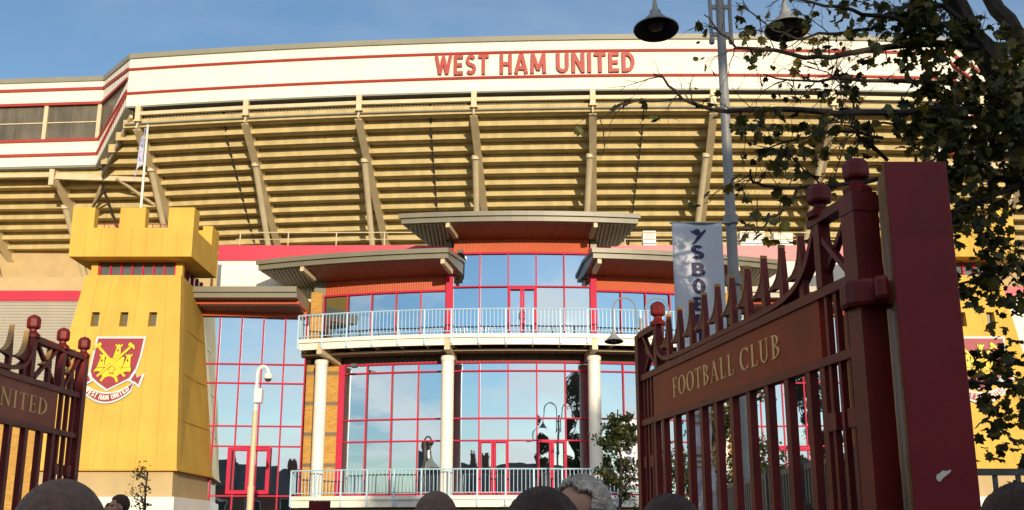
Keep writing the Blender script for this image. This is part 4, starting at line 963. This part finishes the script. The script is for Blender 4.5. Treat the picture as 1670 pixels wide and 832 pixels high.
# wrapped post behind the gate bars
wp=at(1145,700,12.2); z0=ground(12.2); z1=at(1145,640,12.2).z
T=thing('wrapped_post','short post bundled in crumpled white plastic and brown tape behind the gate bars','post',(wp.x,12.2,z0))
random.seed(3); m=MB(); nr=26; seg=16; vs=[]
for j in range(nr+1):
    z=z0+(z1-z0)*j/nr
    for k in range(seg):
        a=2*math.pi*k/seg; r=.105*(1+.22*random.uniform(-1,1))*(.55 if j==nr else 1); vs.append((wp.x+r*math.cos(a)+.02*math.sin(j*.5),12.2+r*math.sin(a),z))
m.add(vs,[(j*seg+k,j*seg+(k+1)%seg,(j+1)*seg+(k+1)%seg,(j+1)*seg+k) for j in range(nr) for k in range(seg)]+[tuple(nr*seg+k for k in range(seg))])
m.build('plastic_wrap',pm('crumpled_plastic',(.62,.60,.68),.35,.12,9,bump=.5,bscale=14),T)
m=MB(); rnd=random.Random(4)
for py in (672,684,735,746,755):
    z=at(1145,py,12.2).z; m.tube([(wp.x+.125*math.cos(t),12.2+.125*math.sin(t),z+.05*math.sin(t+rnd.random()*.6)) for t in np.linspace(0,2*math.pi,13)],.012,5,False)
m.build('brown_tape',pm('parcel_tape',(.45,.28,.10),.4,.1),T)

# ------------------------------------------------------------------ railings on the right
def fence(pts,zt,label,sp=.15,bw=.025):
    T=thing('railing_fence',label,'fence',(*pts[0],0),'grey railings at the right')
    m=MB()
    for a,b in zip(pts[:-1],pts[1:]): m.beam((*a,zt),(*b,zt),.05,.05); m.beam((*a,zt-1.5),(*b,zt-1.5),.04,.04)
    m.build('rail',M['fence'],T); m=MB()
    for a,b in zip(pts[:-1],pts[1:]):
        a=Vector(a);b=Vector(b);L_=(b-a).length;n=int(L_/sp)
        for i in range(n+1):
            p=a.lerp(b,i/n); g_=ground(p.y)
            if i%14==0: pm_=MB(); pm_.box(p.x-.04,p.x+.04,p.y-.04,p.y+.04,g_,zt+.06); pm_.build('fence_post',M['fence'],T)
            else: m.box(p.x-bw/2,p.x+bw/2,p.y-bw/2,p.y+bw/2,g_+.1,zt-.02)
    m.build('balusters',M['fence'],T)
fa=at(1200,785,14); fb=at(1345,744,9)
fence([(2.62,8.6),(2.72,15)],at(1340,745,8.8).z,'low grey picket railing running away behind the open gate bars',.11,.05)
fence([(2.75,8.5),(3.3,8.5),(4.0,8.5),(8,8.5)],at(1640,770,8.5).z,'grey tubular railing crossing behind the maroon pillar to the right',.16,.03)
# small maroon board
bp=at(521,832,17); T=thing('notice_board','small plain maroon board on a post at the bottom edge left of the grey head','board',(bp.x,17,ground(17)))
zt=at(521,817,17).z; m=MB(); m.box(bp.x-.16,bp.x+.16,16.98,17.02,zt-.5,zt); m.build('board',M['gate'],T); m=MB(); m.tube([(bp.x,17.06,ground(17)),(bp.x,17.06,zt-.1)],.03,8); m.build('post',M['galv'],T)

# ------------------------------------------------------------------ foliage
def leaf_mesh(name,pos,size,mat,parent,seed=0,kind='maple',droop=.5):
    rg=np.random.default_rng(seed); pos=np.asarray(pos,float); n=len(pos)
    if kind=='maple':
        ang=[90,68,60,38,22,5,-25,-60,-90,-120,-155,175,158,142,120,112]; rad=[1,.72,.80,.95,.62,.88,.55,.66,.40,.66,.55,.88,.62,.95,.80,.72]
    else: ang=[90,45,10,-45,-90,-135,170,135]; rad=[1,.62,.5,.55,.75,.55,.5,.62]
    tp=np.array([[r*math.cos(R(a)),r*math.sin(R(a)),0] for a,r in zip(ang,rad)]); k=len(tp)
    tp=np.vstack([[0,0,0],tp]); tp[:,2]=-.28*np.abs(tp[:,0])**1.3
    yaw=rg.uniform(0,2*np.pi,n); pit=rg.normal(-1.0*droop,.7,n); rol=rg.normal(0,.6,n); sz=size*rg.uniform(.5,1.35,n)
    def rot(ax,a):
        c,s=np.cos(a),np.sin(a); M_=np.zeros((n,3,3)); i,j=[(1,2),(2,0),(0,1)][ax]
        M_[:,ax,ax]=1; M_[:,i,i]=c; M_[:,j,j]=c; M_[:,i,j]=-s; M_[:,j,i]=s; return M_
    Rm=rot(2,yaw)@rot(0,pit)@rot(1,rol)
    TP=np.repeat(tp[None],n,0); TP[:,:,2]*=rg.uniform(.2,2.2,(n,1)); TP[:,:,2]+=rg.normal(0,.07,(n,k+1)); TP[:,:,0]*=rg.uniform(.65,1.1,(n,1)); TP[:,:,2]-=rg.uniform(-.1,.35,(n,1))*(TP[:,:,1]**2)
    V=np.einsum('nij,nkj->nki',Rm,TP)*sz[:,None,None]*.5+pos[:,None,:]
    V=V.reshape(-1,3); off=np.zeros(3); p=parent
    while p is not None: off+=np.array(p.location); p=p.parent
    V-=off
    f=[(0,1+i,1+(i+1)%k) for i in range(k)]; fa_=np.array(f)
    Fc=(fa_[None]+(np.arange(n)*(k+1))[:,None,None]).reshape(-1,3)
    me=bpy.data.meshes.new(name); me.vertices.add(len(V)); me.vertices.foreach_set('co',V.ravel()); me.loops.add(Fc.size); me.loops.foreach_set('vertex_index',Fc.ravel().astype(np.int32))
    me.polygons.add(len(Fc)); me.polygons.foreach_set('loop_start',np.arange(0,Fc.size,3,dtype=np.int32)); me.polygons.foreach_set('loop_total',np.full(len(Fc),3,np.int32)); me.update(); me.validate()
    me.materials.append(mat); o=bpy.data.objects.new(name,me); col.objects.link(o); o.parent=parent; return o
rnd=random.Random(21)
def crook(a,b,n,j,r):
    a=Vector(a);b=Vector(b); L_=(b-a).length; out=[a]
    for i in range(1,n): 
        p=a.lerp(b,i/n)+Vector((r.uniform(-1,1),r.uniform(-1,1),r.uniform(-1,1)))*j*L_; out.append(p)
    return out+[b]
# the maple whose limbs hang in from the right
MT=thing('maple_tree','dark maple reaching in from the right edge, thinning autumn leaves on crooked branches','tree',(5.6,9.6,0))
trunk=MB(); limbs=MB(); twigs=MB(); leaves=[]
def P(px,py,Y): return at(px,py,Y)
trunk.tube([(5.6,9.6,0),(5.55,9.55,1.2),(5.45,9.5,2.4),P(1720,420,9.5)],[.27,.22,.19,.17],12)
trunk.build('trunk',M['bark'],MT,True)
main=[ # (pixel polyline, depth start->end, r0, r1)
 ([(1720,420),(1690,300),(1655,190),(1638,140),(1600,75),(1575,40),(1554,-5),(1520,-80)],9.5,9.2,.16,.09),
 ([(1700,330),(1712,200),(1680,100),(1655,55),(1625,15),(1590,-60)],9.6,9.9,.12,.07),
 ([(1655,195),(1600,180),(1545,176),(1480,184),(1400,184),(1335,182),(1270,178),(1232,180),(1185,182),(1140,172),(1112,161),(1090,140),(1066,121)],9.3,8.2,.042,.008),
 ([(1112,161),(1080,164),(1040,163),(1010,172),(994,184),(972,196)],8.5,8.2,.012,.004),
 ([(1600,78),(1560,74),(1500,72),(1440,78),(1380,88),(1335,92),(1290,88),(1240,80),(1200,78),(1188,62),(1165,42),(1148,24)],9.3,8.6,.04,.005),
 ([(1585,45),(1545,40),(1500,38),(1460,30),(1430,26),(1390,16),(1345,10),(1300,-2),(1260,-14)],9.2,9.0,.035,.008),
 ([(1575,40),(1540,10),(1500,8),(1470,14),(1445,24),(1420,48),(1370,55),(1335,54),(1300,64),(1262,50),(1225,20),(1200,4)],9.2,9.3,.03,.005),
 ([(1638,145),(1580,138),(1500,134),(1440,132),(1380,128),(1335,133),(1290,131),(1245,121)],9.3,8.7,.028,.006),
 ([(1650,200),(1600,215),(1560,208),(1500,204),(1440,200),(1395,202),(1350,200)],9.3,9.6,.022,.006),
 ([(1448,262),(1420,235),(1400,222),(1388,206),(1392,165),(1375,140),(1350,118),(1310,108)],9.4,9.1,.018,.004),
 ([(1690,300),(1640,292),(1570,285),(1500,285),(1440,290),(1380,300),(1340,306),(1300,307),(1245,303),(1228,298),(1224,276)],9.6,8.9,.032,.009),
 ([(1300,308),(1292,330),(1270,350),(1248,368),(1232,384)],9.0,8.8,.015,.006),
 ([(1232,250),(1270,235),(1310,226),(1350,215),(1400,216),(1440,225)],9.3,9.5,.006,.015),
 ([(1205,285),(1190,300),(1162,318),(1148,332)],9.1,9.0,.006,.003),
 ([(1340,306),(1330,290),(1300,265),(1265,245),(1235,238)],9.0,8.9,.010,.004),
 ([(1700,300),(1670,296),(1630,315),(1600,330),(1575,335),(1556,345)],9.6,9.0,.03,.012),
 ([(1705,440),(1670,432),(1635,438),(1600,452),(1565,463)],9.5,9.0,.03,.01),
 ([(1705,640),(1660,632),(1620,625),(1580,622)],9.5,9.0,.028,.012),
 ([(1705,585),(1670,592),(1630,590),(1600,582)],9.5,9.1,.02,.008),
 ([(1648,200),(1660,150),(1690,80),(1720,20)],9.3,9.9,.05,.04),
 ([(1625,400),(1612,372),(1600,350)],9.1,9.0,.006,.002),
]
paths=[]
for pts,Ya,Yb,ra,rb in main:
    n=len(pts); W=[P(x,y,Ya+(Yb-Ya)*i/(n-1)+rnd.uniform(-.03,.03)) for i,(x,y) in enumerate(pts)]
    W2=[]
    for i in range(n-1):
        W2.append(W[i]); 
        if i: W2.append(W[i].lerp(W[i+1],.5)+Vector((rnd.uniform(-1,1),rnd.uniform(-1,1),rnd.uniform(-1,1)))*.02)
    W2.append(W[-1]); k=len(W2); limbs.tube(W2,[ra+(rb-ra)*(i/(k-1))**.8 for i in range(k)],7); paths.append((W2,rb))
limbs.build('limbs',M['bark'],MT,True)
def twig(p,d,L_,r,depth,lp):
    n=4; pts=[Vector(p)]; d=Vector(d)
    for i in range(n):
        d=(d+Vector((rnd.uniform(-1,1),rnd.uniform(-1,1),rnd.uniform(-1,1)-.1))*.42).normalized(); pts.append(pts[-1]+d*L_/n)
    twigs.tube(pts,[r*(1-.75*i/n) for i in range(n+1)],4)
    if depth>0:
        for i in (1,2,3):
            if rnd.random()<.75: twig(pts[i],(d+Vector((rnd.uniform(-1,1),rnd.uniform(-1,1),rnd.uniform(-1,1)))*.9).normalized(),L_*.55,r*.5,depth-1,lp)
    for i in range(1,n+1):
        if rnd.random()<lp: leaves.append(pts[i]+Vector((rnd.uniform(-1,1),rnd.uniform(-1,1),rnd.uniform(-1.4,.4)))*.045)
for W2,rb in paths[2:]:
    for i in range(1,len(W2)):
        px=CX+F*W2[i].x/(W2[i].y*cP+(W2[i].z-EYE)*sP)
        dens=.2 if px<1200 else (.6 if px<1480 else (1.3 if W2[i].z>3.7 else .35))
        for _ in range(3):
            if rnd.random()<dens*.75: twig(W2[i].lerp(W2[i-1],rnd.random()),(rnd.uniform(-1,.4),rnd.uniform(-.8,.8),rnd.uniform(-.9,.9)),rnd.uniform(.12,.42),.006,2 if px>1180 else 1,.03 if px<1200 else (.045 if px<1480 else .22))
def cluster(px,py,rp,n,Y,dy=.35,flat=.8):
    for _ in range(n):
        a=rnd.uniform(0,2*math.pi); q=math.sqrt(rnd.random())*rp; leaves.append(P(px+q*math.cos(a),py+q*flat*math.sin(a),Y+rnd.uniform(-dy,dy)))
cl_=[(1600,185,75,230),(1650,150,70,190),(1560,235,60,110),(1530,190,40,45),(1655,250,60,110),(1550,120,50,55),(1640,80,55,110),(1530,50,45,45),(1495,20,35,35),(1400,28,42,60),(1370,5,30,25),(1455,60,40,22),(1480,105,35,22),
 (1290,88,22,8),(1245,85,14,5),(1225,55,10,3),(1215,62,12,4),(1300,30,22,8),(1420,95,22,8),(1350,70,20,10),(1375,60,15,6),(1510,130,30,18),(1485,100,16,8),(1425,92,10,3),(1460,95,14,6),
 (1290,150,30,12),(1330,150,30,10),(1370,155,26,16),(1385,170,18,10),(1395,128,16,4),(1360,195,22,6),(1245,215,28,14),(1285,225,38,26),(1320,245,30,16),(1215,225,22,10),(1200,205,14,5),(1260,258,26,14),(1210,262,16,6),(1300,275,26,9),(1260,290,20,5),(1390,260,18,12),(1315,215,22,10),
 (1070,192,7,3),(1052,172,6,2),(1012,170,8,2),(1000,178,8,3),(1141,70,5,2),(1140,95,5,1),(1155,318,10,4),(1132,335,7,4),(1225,372,18,5),(1248,385,14,5),(1240,355,14,4),(1315,390,14,5),(1210,300,10,3),(1480,290,14,5),(1345,290,10,2),
 (1540,215,30,26),(1480,225,24,10),(1500,250,20,6),(1575,290,26,16),(1600,310,18,6),
 (1640,440,38,75),(1615,480,22,22),(1650,500,26,40),(1600,470,22,10),(1645,395,26,24),(1625,540,20,14),(1600,505,14,6),(1660,570,26,30),(1620,590,30,34),(1650,615,34,50),(1600,610,20,14),(1595,580,14,8),(1640,680,36,55),(1610,700,24,18),(1600,740,16,9),(1655,740,30,40),(1625,660,22,18),(1655,800,24,16),(1605,665,14,5)]
for a in cl_: cluster(a[0],a[1],a[2],int(a[3]*(.6 if a[0]<1470 else (.52 if a[1]>380 else .9))+.5),9.2)
twigs.build('twigs',M['bark'],MT)
leaf_mesh('foliage',leaves,.125,M['maple'],MT,1,'maple',.6)
# slender young tree before the glass, behind the gate
def small_tree(name,label,x,Y,h,rb_,seed,nl=900,ls=.11,nm='young_tree',top=.12,group=None,mat='birch',lo=.25):
    g0=ground(Y); T=thing(name,label,'tree' if nm!='shrub' else 'shrub',(x,Y,g0),group); r=random.Random(seed)
    tk=MB(); pts=crook((x,Y,g0),(x+r.uniform(-.1,.1),Y,g0+h),7,.012,r); tk.tube(pts,[.012*h*(1-.85*i/7)+.008 for i in range(8)],8); tk.build('trunk',M['bark'],T,True)
    br=MB(); lv=[]
    for k in range(int(h*7)):
        s=lo+(1-lo)*r.random(); z=g0+h*s; a=r.uniform(0,2*math.pi); q=rb_*(1-s)**.7*(.5+.6*r.random())+top
        b=(x+q*math.cos(a),Y+q*math.sin(a),z+q*.55); c=crook((x,Y,z),b,4,.06,r); br.tube(c,[.012,.01,.008,.006,.003],4)
        m_=max(3,int(nl/(h*7)))
        for _ in range(m_):
            t=r.uniform(.3,1.05); p=Vector(c[0]).lerp(Vector(b),t); lv.append(p+Vector((r.gauss(0,.13),r.gauss(0,.13),r.gauss(0,.13)))*(q*.6+.3))
    br.build('branches',M['bark'],T); leaf_mesh('crown',lv,ls,M[mat],T,seed,'oval'); return T
p=at(1150,700,24); small_tree('young_tree','slender young tree with sparse leaves right behind the FOOTBALL CLUB gate',p.x+.35,24,at(1190,500,24).z-ground(24),1.9,5,9000,.12)
p=at(1012,700,27); small_tree('young_tree','small bushy tree between the right white column and the open gate',p.x,27,at(1012,668,27).z-ground(27),1.25,8,2800,.13)
p=at(238,820,20); small_tree('shrub','wispy leafless-topped shrub at the foot of the left castle tower',p.x,20,at(240,768,20).z-ground(20),.85,9,520,.07,'shrub',.12,lo=.1)
# behind the photographer: street houses and trees that the glass mirrors and that shade the gates
def house(x0,x1,h,label,seed):
    r=random.Random(seed); Y1=-13.0; Y0=-20; T=thing('terraced_house',label,'house',((x0+x1)/2,Y1,0),'terraced houses across the street')
    m=MB(); m.box(x0+.01,x1-.01,Y0,Y1,0,h-2.6); w_=m.build('wall',M['brickred'],T)
    m=MB(); ym=(Y0+Y1)/2; m.add([(x0,Y1+.25,h-2.62),(x1,Y1+.25,h-2.62),(x1,ym,h),(x0,ym,h),(x0,Y0-.25,h-2.62),(x1,Y0-.25,h-2.62)],[(0,1,2,3),(3,2,5,4),(0,3,4),(1,5,2),(0,4,5,1)]); m.build('roof',pm('slate_roof',(.09,.085,.09),.7,.25,3),T)
    m=MB(); cx=x1-.6; m.box(cx-.35,cx+.35,ym-.4,ym+.4,h-.7,h+.9); ch=m.build('chimney',M['brickred'],T)
    m=MB(); 
    for q in (-.18,.18): m.lathe([(.09,0),(.11,.3),(.08,.32)],(cx+q,ym,h+.9),8)
    m.build('chimney_pots',M['orange'],ch)
    for wx,wz,ww,wh in ((x0+1.4,.9,1.5,1.5),(x0+1.4,3.6,1.3,1.4),(x1-1.5,3.6,1.1,1.4)):
        m=MB(); m.box(wx-ww/2,wx+ww/2,Y1-.02,Y1+.06,wz,wz+wh); wo=m.build('window',M['whitep'],T); m=MB(); m.box(wx-ww/2+.08,wx+ww/2-.08,Y1+.061,Y1+.07,wz+.08,wz+wh-.08); m.build('pane',M['dark'],wo)
    m=MB(); m.box(x1-1.9,x1-1.0,Y1-.02,Y1+.07,0,2.1); m.build('door',M['gate'],T)
names=['first','second','third','fourth','fifth','sixth','seventh','eighth','ninth','tenth']
for i in range(10):
    x0=-33+i*6.2; house(x0,x0+6.2,[10.6,8.8,8.5,8.3,8.3,8.2,8.1,8.3,8.4,8.4][i],'%s red brick house of the terrace mirrored in the glass, from the west'%names[i],i)
def big_tree(x,Y,h,rc,label,seed,n=2600):
    r=random.Random(seed); T=thing('street_tree',label,'tree',(x,Y,0),'trees across the street'); tk=MB(); tk.tube([(x,Y,0),(x+.1,Y,h*.35),(x,Y,h*.8)],[.32,.24,.08],10); tk.build('trunk',M['bark'],T,True)
    lv=[]; br=MB()
    blobs=[(r.gauss(0,.42)*rc,r.gauss(0,.42)*rc,h*(.36+.58*r.random()),rc*r.uniform(.25,.45)) for _ in range(16)]
    for bx,by,bz,q in blobs:
        s=max(.15,1-abs(bz/h-.6)*1.5); bx*=s;by*=s; br.tube([(x,Y,bz*.6),(x+bx*.6,Y+by*.6,bz*.85),(x+bx,Y+by,bz)],[.1,.06,.02],5)
        for _ in range(n//16):
            v=Vector((r.gauss(0,1),r.gauss(0,1),r.gauss(0,1))).normalized()*q*(r.random()**.4); lv.append((x+bx+v.x,Y+by+v.y,bz+v.z))
    br.build('limbs',M['bark'],T); leaf_mesh('crown',lv,.32,M['birch'],T,seed,'oval')
big_tree(7.9,-11.4,14,2.3,'thin added shade tree across the street, left of the tall dense one',31,8000)  # unseen tree, added and thickened to shade the banner and maple
big_tree(17.0,-11.4,17.5,2.6,'tall dense dark tree mirrored beside the third white column',36,9000)
big_tree(25.5,-11,11,3.0,'broad tree across the street, right of the tall narrow one',32)
# ------------------------------------------------------------------ people
def fuse(shapes,voxel,mats,name,parent,smooth_it=4,tex=None):
    """shapes: list of ('e',centre,radii,rot) ellipsoids or ('t',points,radii) limbs; fused into one skin by voxel remeshing"""
    bm=bmesh.new()
    for sh in shapes:
        if sh[0]=='e':
            _,c,rr,rot=sh; m4=Matrix.Translation(c)@rot.to_4x4()@Matrix.Diagonal((*rr,1))
            bmesh.ops.create_uvsphere(bm,u_segments=20,v_segments=14,radius=1,matrix=m4)
        else:
            _,pts,rs=sh; mb=MB(); mb.tube(pts,rs,12); vs=[bm.verts.new(v) for v in mb.v]
            for f in mb.f:
                try: bm.faces.new([vs[i] for i in f])
                except ValueError: pass
            for p,r_ in ((pts[0],rs[0]),(pts[-1],rs[-1])): bmesh.ops.create_uvsphere(bm,u_segments=12,v_segments=8,radius=r_,matrix=Matrix.Translation(p))
            for p,r_ in zip(pts[1:-1],rs[1:-1]): bmesh.ops.create_uvsphere(bm,u_segments=12,v_segments=8,radius=r_*.99,matrix=Matrix.Translation(p))
    bmesh.ops.recalc_face_normals(bm,faces=bm.faces)
    me=bpy.data.meshes.new('tmp'); bm.to_mesh(me); bm.free(); o=bpy.data.objects.new('tmp',me); col.objects.link(o)
    r=o.modifiers.new('r','REMESH'); r.mode='VOXEL'; r.voxel_size=voxel; r.use_smooth_shade=True
    sm=o.modifiers.new('s','SMOOTH'); sm.iterations=smooth_it; sm.factor=.5
    dg=bpy.context.evaluated_depsgraph_get(); me2=bpy.data.meshes.new_from_object(o.evaluated_get(dg)); bpy.data.objects.remove(o); bpy.data.meshes.remove(me)
    me2.name=name; me2.materials.clear()
    for m_ in mats: me2.materials.append(m_)
    for p in me2.polygons: p.use_smooth=True; p.material_index=0
    ob=bpy.data.objects.new(name,me2); col.objects.link(ob); ob.parent=parent; return ob
def person(x,Y,top,yaw,label,skin,coat,trou,hair=None,hairlen=.0,build=1.,arm=None,tilt=0.,hairkind='short'):
    """stands at x,Y; yaw 0 looks towards +Y; top = height of the crown above sea level of the scene"""
    g=ground(Y); H=top-g; k=H/1.76
    T=thing('person',label,'person',(x,Y,g)); T.rotation_euler=(0,0,yaw); V=Vector; I=Matrix.Identity(3)
    b=build
    def S(*p): return V(p)*k
    # local frame: +y is the way the person faces
    hc=S(0,.02,1.645); HR=Matrix.Rotation(tilt,3,'X')
    def hd(dx,dy,dz): return hc+HR@(V((dx,dy,dz))*k)
    head=[('e',hd(0,-.012,.022),V((.077,.096,.094))*k,HR),('e',hd(0,.022,-.038),V((.062,.072,.082))*k,HR),('e',hd(0,.052,-.088),V((.034,.034,.028))*k,HR),
      ('e',hd(0,.094,-.018),V((.012,.022,.024))*k,Matrix.Rotation(.35,3,'X')@HR),('e',hd(0,.105,-.034),V((.017,.014,.012))*k,HR),
      ('e',hd(0,.074,.022),V((.055,.018,.014))*k,HR),('e',hd(0,.083,-.068),V((.026,.012,.007))*k,HR),('e',hd(0,.080,-.078),V((.022,.012,.007))*k,HR)]
    for sx in (-1,1):
        head+=[('e',hd(sx*.079,-.006,-.018),V((.010,.020,.033))*k,Matrix.Rotation(-.15,3,'X')@HR),('e',hd(sx*.046,.056,-.03),V((.024,.022,.026))*k,HR)]
    neck=[('t',[S(0,-.02,1.40),S(0,-.004,1.50),hd(0,-.01,-.04)],[.075*k*b,.060*k*b,.060*k])]
    sh=.185*b
    torso=[('e',S(0,-.005,1.27),V((.165*b,.105*b,.19))*k,I),('e',S(0,0,1.08),V((.150*b,.10*b,.16))*k,I),('e',S(0,-.005,.95),V((.165*b,.108*b,.12))*k,I),('t',[S(-sh,-.01,1.40),S(0,-.02,1.445),S(sh,-.01,1.40)],[.058*k,.068*k,.058*k])]
    arms=[];hands=[]
    for sx in (-1,1):
        if arm and sx==arm: P_=[S(sx*(sh+.01),-.01,1.40),S(sx*(sh+.13),.10,1.20),S(sx*.13,.13,1.55)]; fd=V((-sx*.25,-.35,.9)).normalized(); 
        else: P_=[S(sx*(sh+.01),-.01,1.40),S(sx*(sh+.05),.0,1.12),S(sx*(sh+.055),.07,.88)]; fd=V((0,.12,-1)).normalized()
        arms.append((P_,[.052*k*b,.042*k*b,.030*k]))
        w_=P_[-1]; side=fd.cross(V((0,1,0))).normalized() if abs(fd.y)<.9 else V((1,0,0)); side=fd.cross(V((sx,0,0))).normalized(); nrm=side.cross(fd)
        pc=w_+fd*.055*k; hands.append(('e',pc,V((.020,.040,.05))*k,Matrix((nrm,side,fd)).transposed()))
        hands.append(('t',[w_-fd*.02*k,w_+fd*.03*k],[.028*k,.026*k]))
        for q,ln in zip((-.030,-.010,.010,.030),(.066,.078,.072,.056)):
            a=pc+fd*.03*k+side*q*k; m_=a+fd*ln*.5*k; e_=m_+fd*ln*.42*k-nrm*sx*.018*k; hands.append(('t',[a,m_,e_],[.0095*k,.009*k,.0075*k]))
        a=w_+fd*.02*k+side*.030*k; hands.append(('t',[a,a+(fd*.5+side*.7).normalized()*.035*k,a+(fd*.8+side*.5).normalized()*.062*k],[.012*k,.0105*k,.009*k]))
    legs=[];feet=[]
    for sx in (-1,1):
        legs.append(([S(sx*.085,0,.92),S(sx*.095,.012,.50),S(sx*.10,-.01,.085)],[.086*k*b,.056*k,.040*k]))
        feet.append(('t',[S(sx*.10,-.04,.045),S(sx*.11,.06,.045),S(sx*.118,.15,.035)],[.042*k,.042*k,.034*k]))
    allb=head+neck+torso+[('t',a,r_) for a,r_ in arms]+hands+[('t',a,r_) for a,r_ in legs]+feet
    near=Y<4.5
    body=fuse(allb,.0065 if near else .008,[skin],'body',T,4)
    infl=.014*k
    def grow(sh): 
        return ('e',sh[1],sh[2]+V((infl,)*3),sh[3]) if sh[0]=='e' else ('t',sh[1],[r_+infl for r_ in sh[2]])
    coatS=[grow(t) for t in torso]+[grow(('t',[a[0],a[1],a[1].lerp(a[2],.93)],[r_[0],r_[1],r_[2]*1.05])) for a,r_ in arms]
    coatS.append(('t',[S(0,-.022,1.42),S(0,-.015,1.475)],[.085*k*b,.074*k*b]))
    fuse(coatS,.012,[coat],'jacket',T,3)
    fuse([grow(('e',S(0,-.005,.93),V((.160*b,.103*b,.10))*k,I))]+[grow(('t',a,r_)) for a,r_ in legs],.014,[trou],'trousers',T,2)
    for sx,f in zip((-1,1),feet): fuse([('t',f[1],[r_+.008 for r_ in f[2]])],.010,[M['pipe']],'shoe',T,2)
    if hair:
        # cap of hair following the skull, cut along the hairline
        mb=MB(); nu,nv=72,40; rr=V((.077,.096,.094))*k; t_={'shaved':.0025,'short':.010,'curly':.017,'long':.016}[hairkind]; rng=random.Random(int(abs(x*100))+3)
        vs=[];keep=[]
        for j in range(nv+1):
            th=math.pi*j/nv
            for i in range(nu):
                ph=2*math.pi*i/nu; d=V((math.sin(th)*math.cos(ph),math.sin(th)*math.sin(ph),math.cos(th)))
                n_=t_*k*(1+(rng.uniform(-.45,.45)+.35*math.sin(ph*9+th*5)*math.sin(th*13) if hairkind=='curly' else rng.uniform(-.15,.15)))
                vs.append(hd(0,-.012,.022)+HR@V((d.x*(rr.x+n_),d.y*(rr.y+n_),d.z*(rr.z+n_))))
                low=-.05 if d.y>.15 else -.62
                lim=(.50 if d.y>.55 else (.12 if d.y>.2 else low)) if hairkind!='curly' else (.86 if d.y>.6 else (.55 if d.y>.3 else (.0 if d.y>-.1 else -.6)))
                if hairkind=='long' and d.y<.15: lim=-1
                keep.append(d.z>lim)
        fs=[(j*nu+i,(j+1)*nu+i,(j+1)*nu+(i+1)%nu,j*nu+(i+1)%nu) for j in range(nv) for i in range(nu)]
        fs=[f for f in fs if all(keep[q] for q in f)]
        me=bpy.data.meshes.new('hair'); me.from_pydata([tuple(v) for v in vs],[],fs); me.materials.append(hair); me.shade_smooth(); o=bpy.data.objects.new('hair',me); col.objects.link(o); o.parent=T
        so=o.modifiers.new('s','SOLIDIFY'); so.thickness=max(.004,t_*k*.8); so.offset=-1
    # eyes
    for sx in (-1,1):
        m=MB(); m.lathe([(0,-.009*k)]+[(.009*k*math.cos(R(a)),.009*k*math.sin(R(a))) for a in range(-60,61,30)]+[(0,.009*k)],hd(sx*.030,.076,-.0),10)
        me=bpy.data.meshes.new('eye'); me.from_pydata(m.v,[],m.f); me.materials.append(M['dark']); o=bpy.data.objects.new('eye',me); col.objects.link(o); o.parent=T
    return T
def skinmat(n,c):
    m=pm(n,c,.5,.12,14,bump=.08,bscale=120); m.node_tree.nodes['Principled BSDF'].inputs['Subsurface Weight'].default_value=.08; return m
fair=skinmat('fair_skin',(.48,.27,.19)); tan=skinmat('tanned_skin',(.36,.19,.13)); dk=skinmat('shaded_scalp',(.20,.12,.09))
navyc=pm('navy_jacket',(.02,.024,.04),.85,.2,8,bump=.3); blackc=pm('black_jacket',(.014,.014,.016),.8,.2,8,bump=.3); greyc=pm('grey_jacket',(.10,.10,.11),.85,.2,8,bump=.3); denim=pm('denim',(.04,.06,.11),.9,.2,10); brownc=pm('brown_coat',(.08,.05,.035),.85,.2,8)
stub=pm('dark_stubble',(.20,.125,.095),.75,.3,60,bump=.5,bscale=220); brownh=pm('dark_brown_hair',(.07,.036,.024),.6,.4,30,bump=.8,bscale=160); greyh=pm('grey_hair',(.66,.62,.56),.6,.35,40,bump=.8,bscale=120); redh=pm('brown_hair',(.06,.028,.015),.6,.4,30,bump=.8,bscale=160)
def px2(px,top_py,Y): p=at(px,top_py,Y); return p.x,p.z
for px,py,Y,yaw,lab,sk,ct,tr,hr,hk,bd,arm in [
 (101,784,1.95,.05,'person with a close-shaved dark head nearest the camera at bottom left',tan,blackc,denim,stub,'shaved',1.05,None),
 (198,808,13.5,R(125),'small distant person with short dark hair and one hand raised to the ear',fair,blackc,denim,brownh,'short',1.,1),
 (711,802,4.2,0,'bald person in a dark jacket seen from behind, below the first white column',tan,navyc,denim,stub,'shaved',1.,None),
 (885,802,2.35,.1,'person with short dark brown hair seen from behind, left of the grey-haired one',tan,blackc,denim,brownh,'short',1.05,None),
 (952,786,3.9,R(128),'person with curly grey hair turned to the left, below the second white column',fair,greyc,denim,greyh,'curly',1.,None),
 (1093,812,2.9,-.05,'person with short black hair at the foot of the FOOTBALL CLUB gate',tan,blackc,denim,brownh,'short',1.,None),
 (1308,819,8.8,0,'small person in dark clothes seen between the bars near the tall gate post',tan,blackc,denim,brownh,'short',1.,None),
 (1664,800,2.5,0,'person with brown hair cut off by the right edge beside the maroon pillar',fair,brownc,denim,redh,'long',1.,None)]:
    x,z=px2(px,py,Y); person(x,Y,z,yaw,lab,sk,ct,tr,hr,0,bd,arm,0,hk)
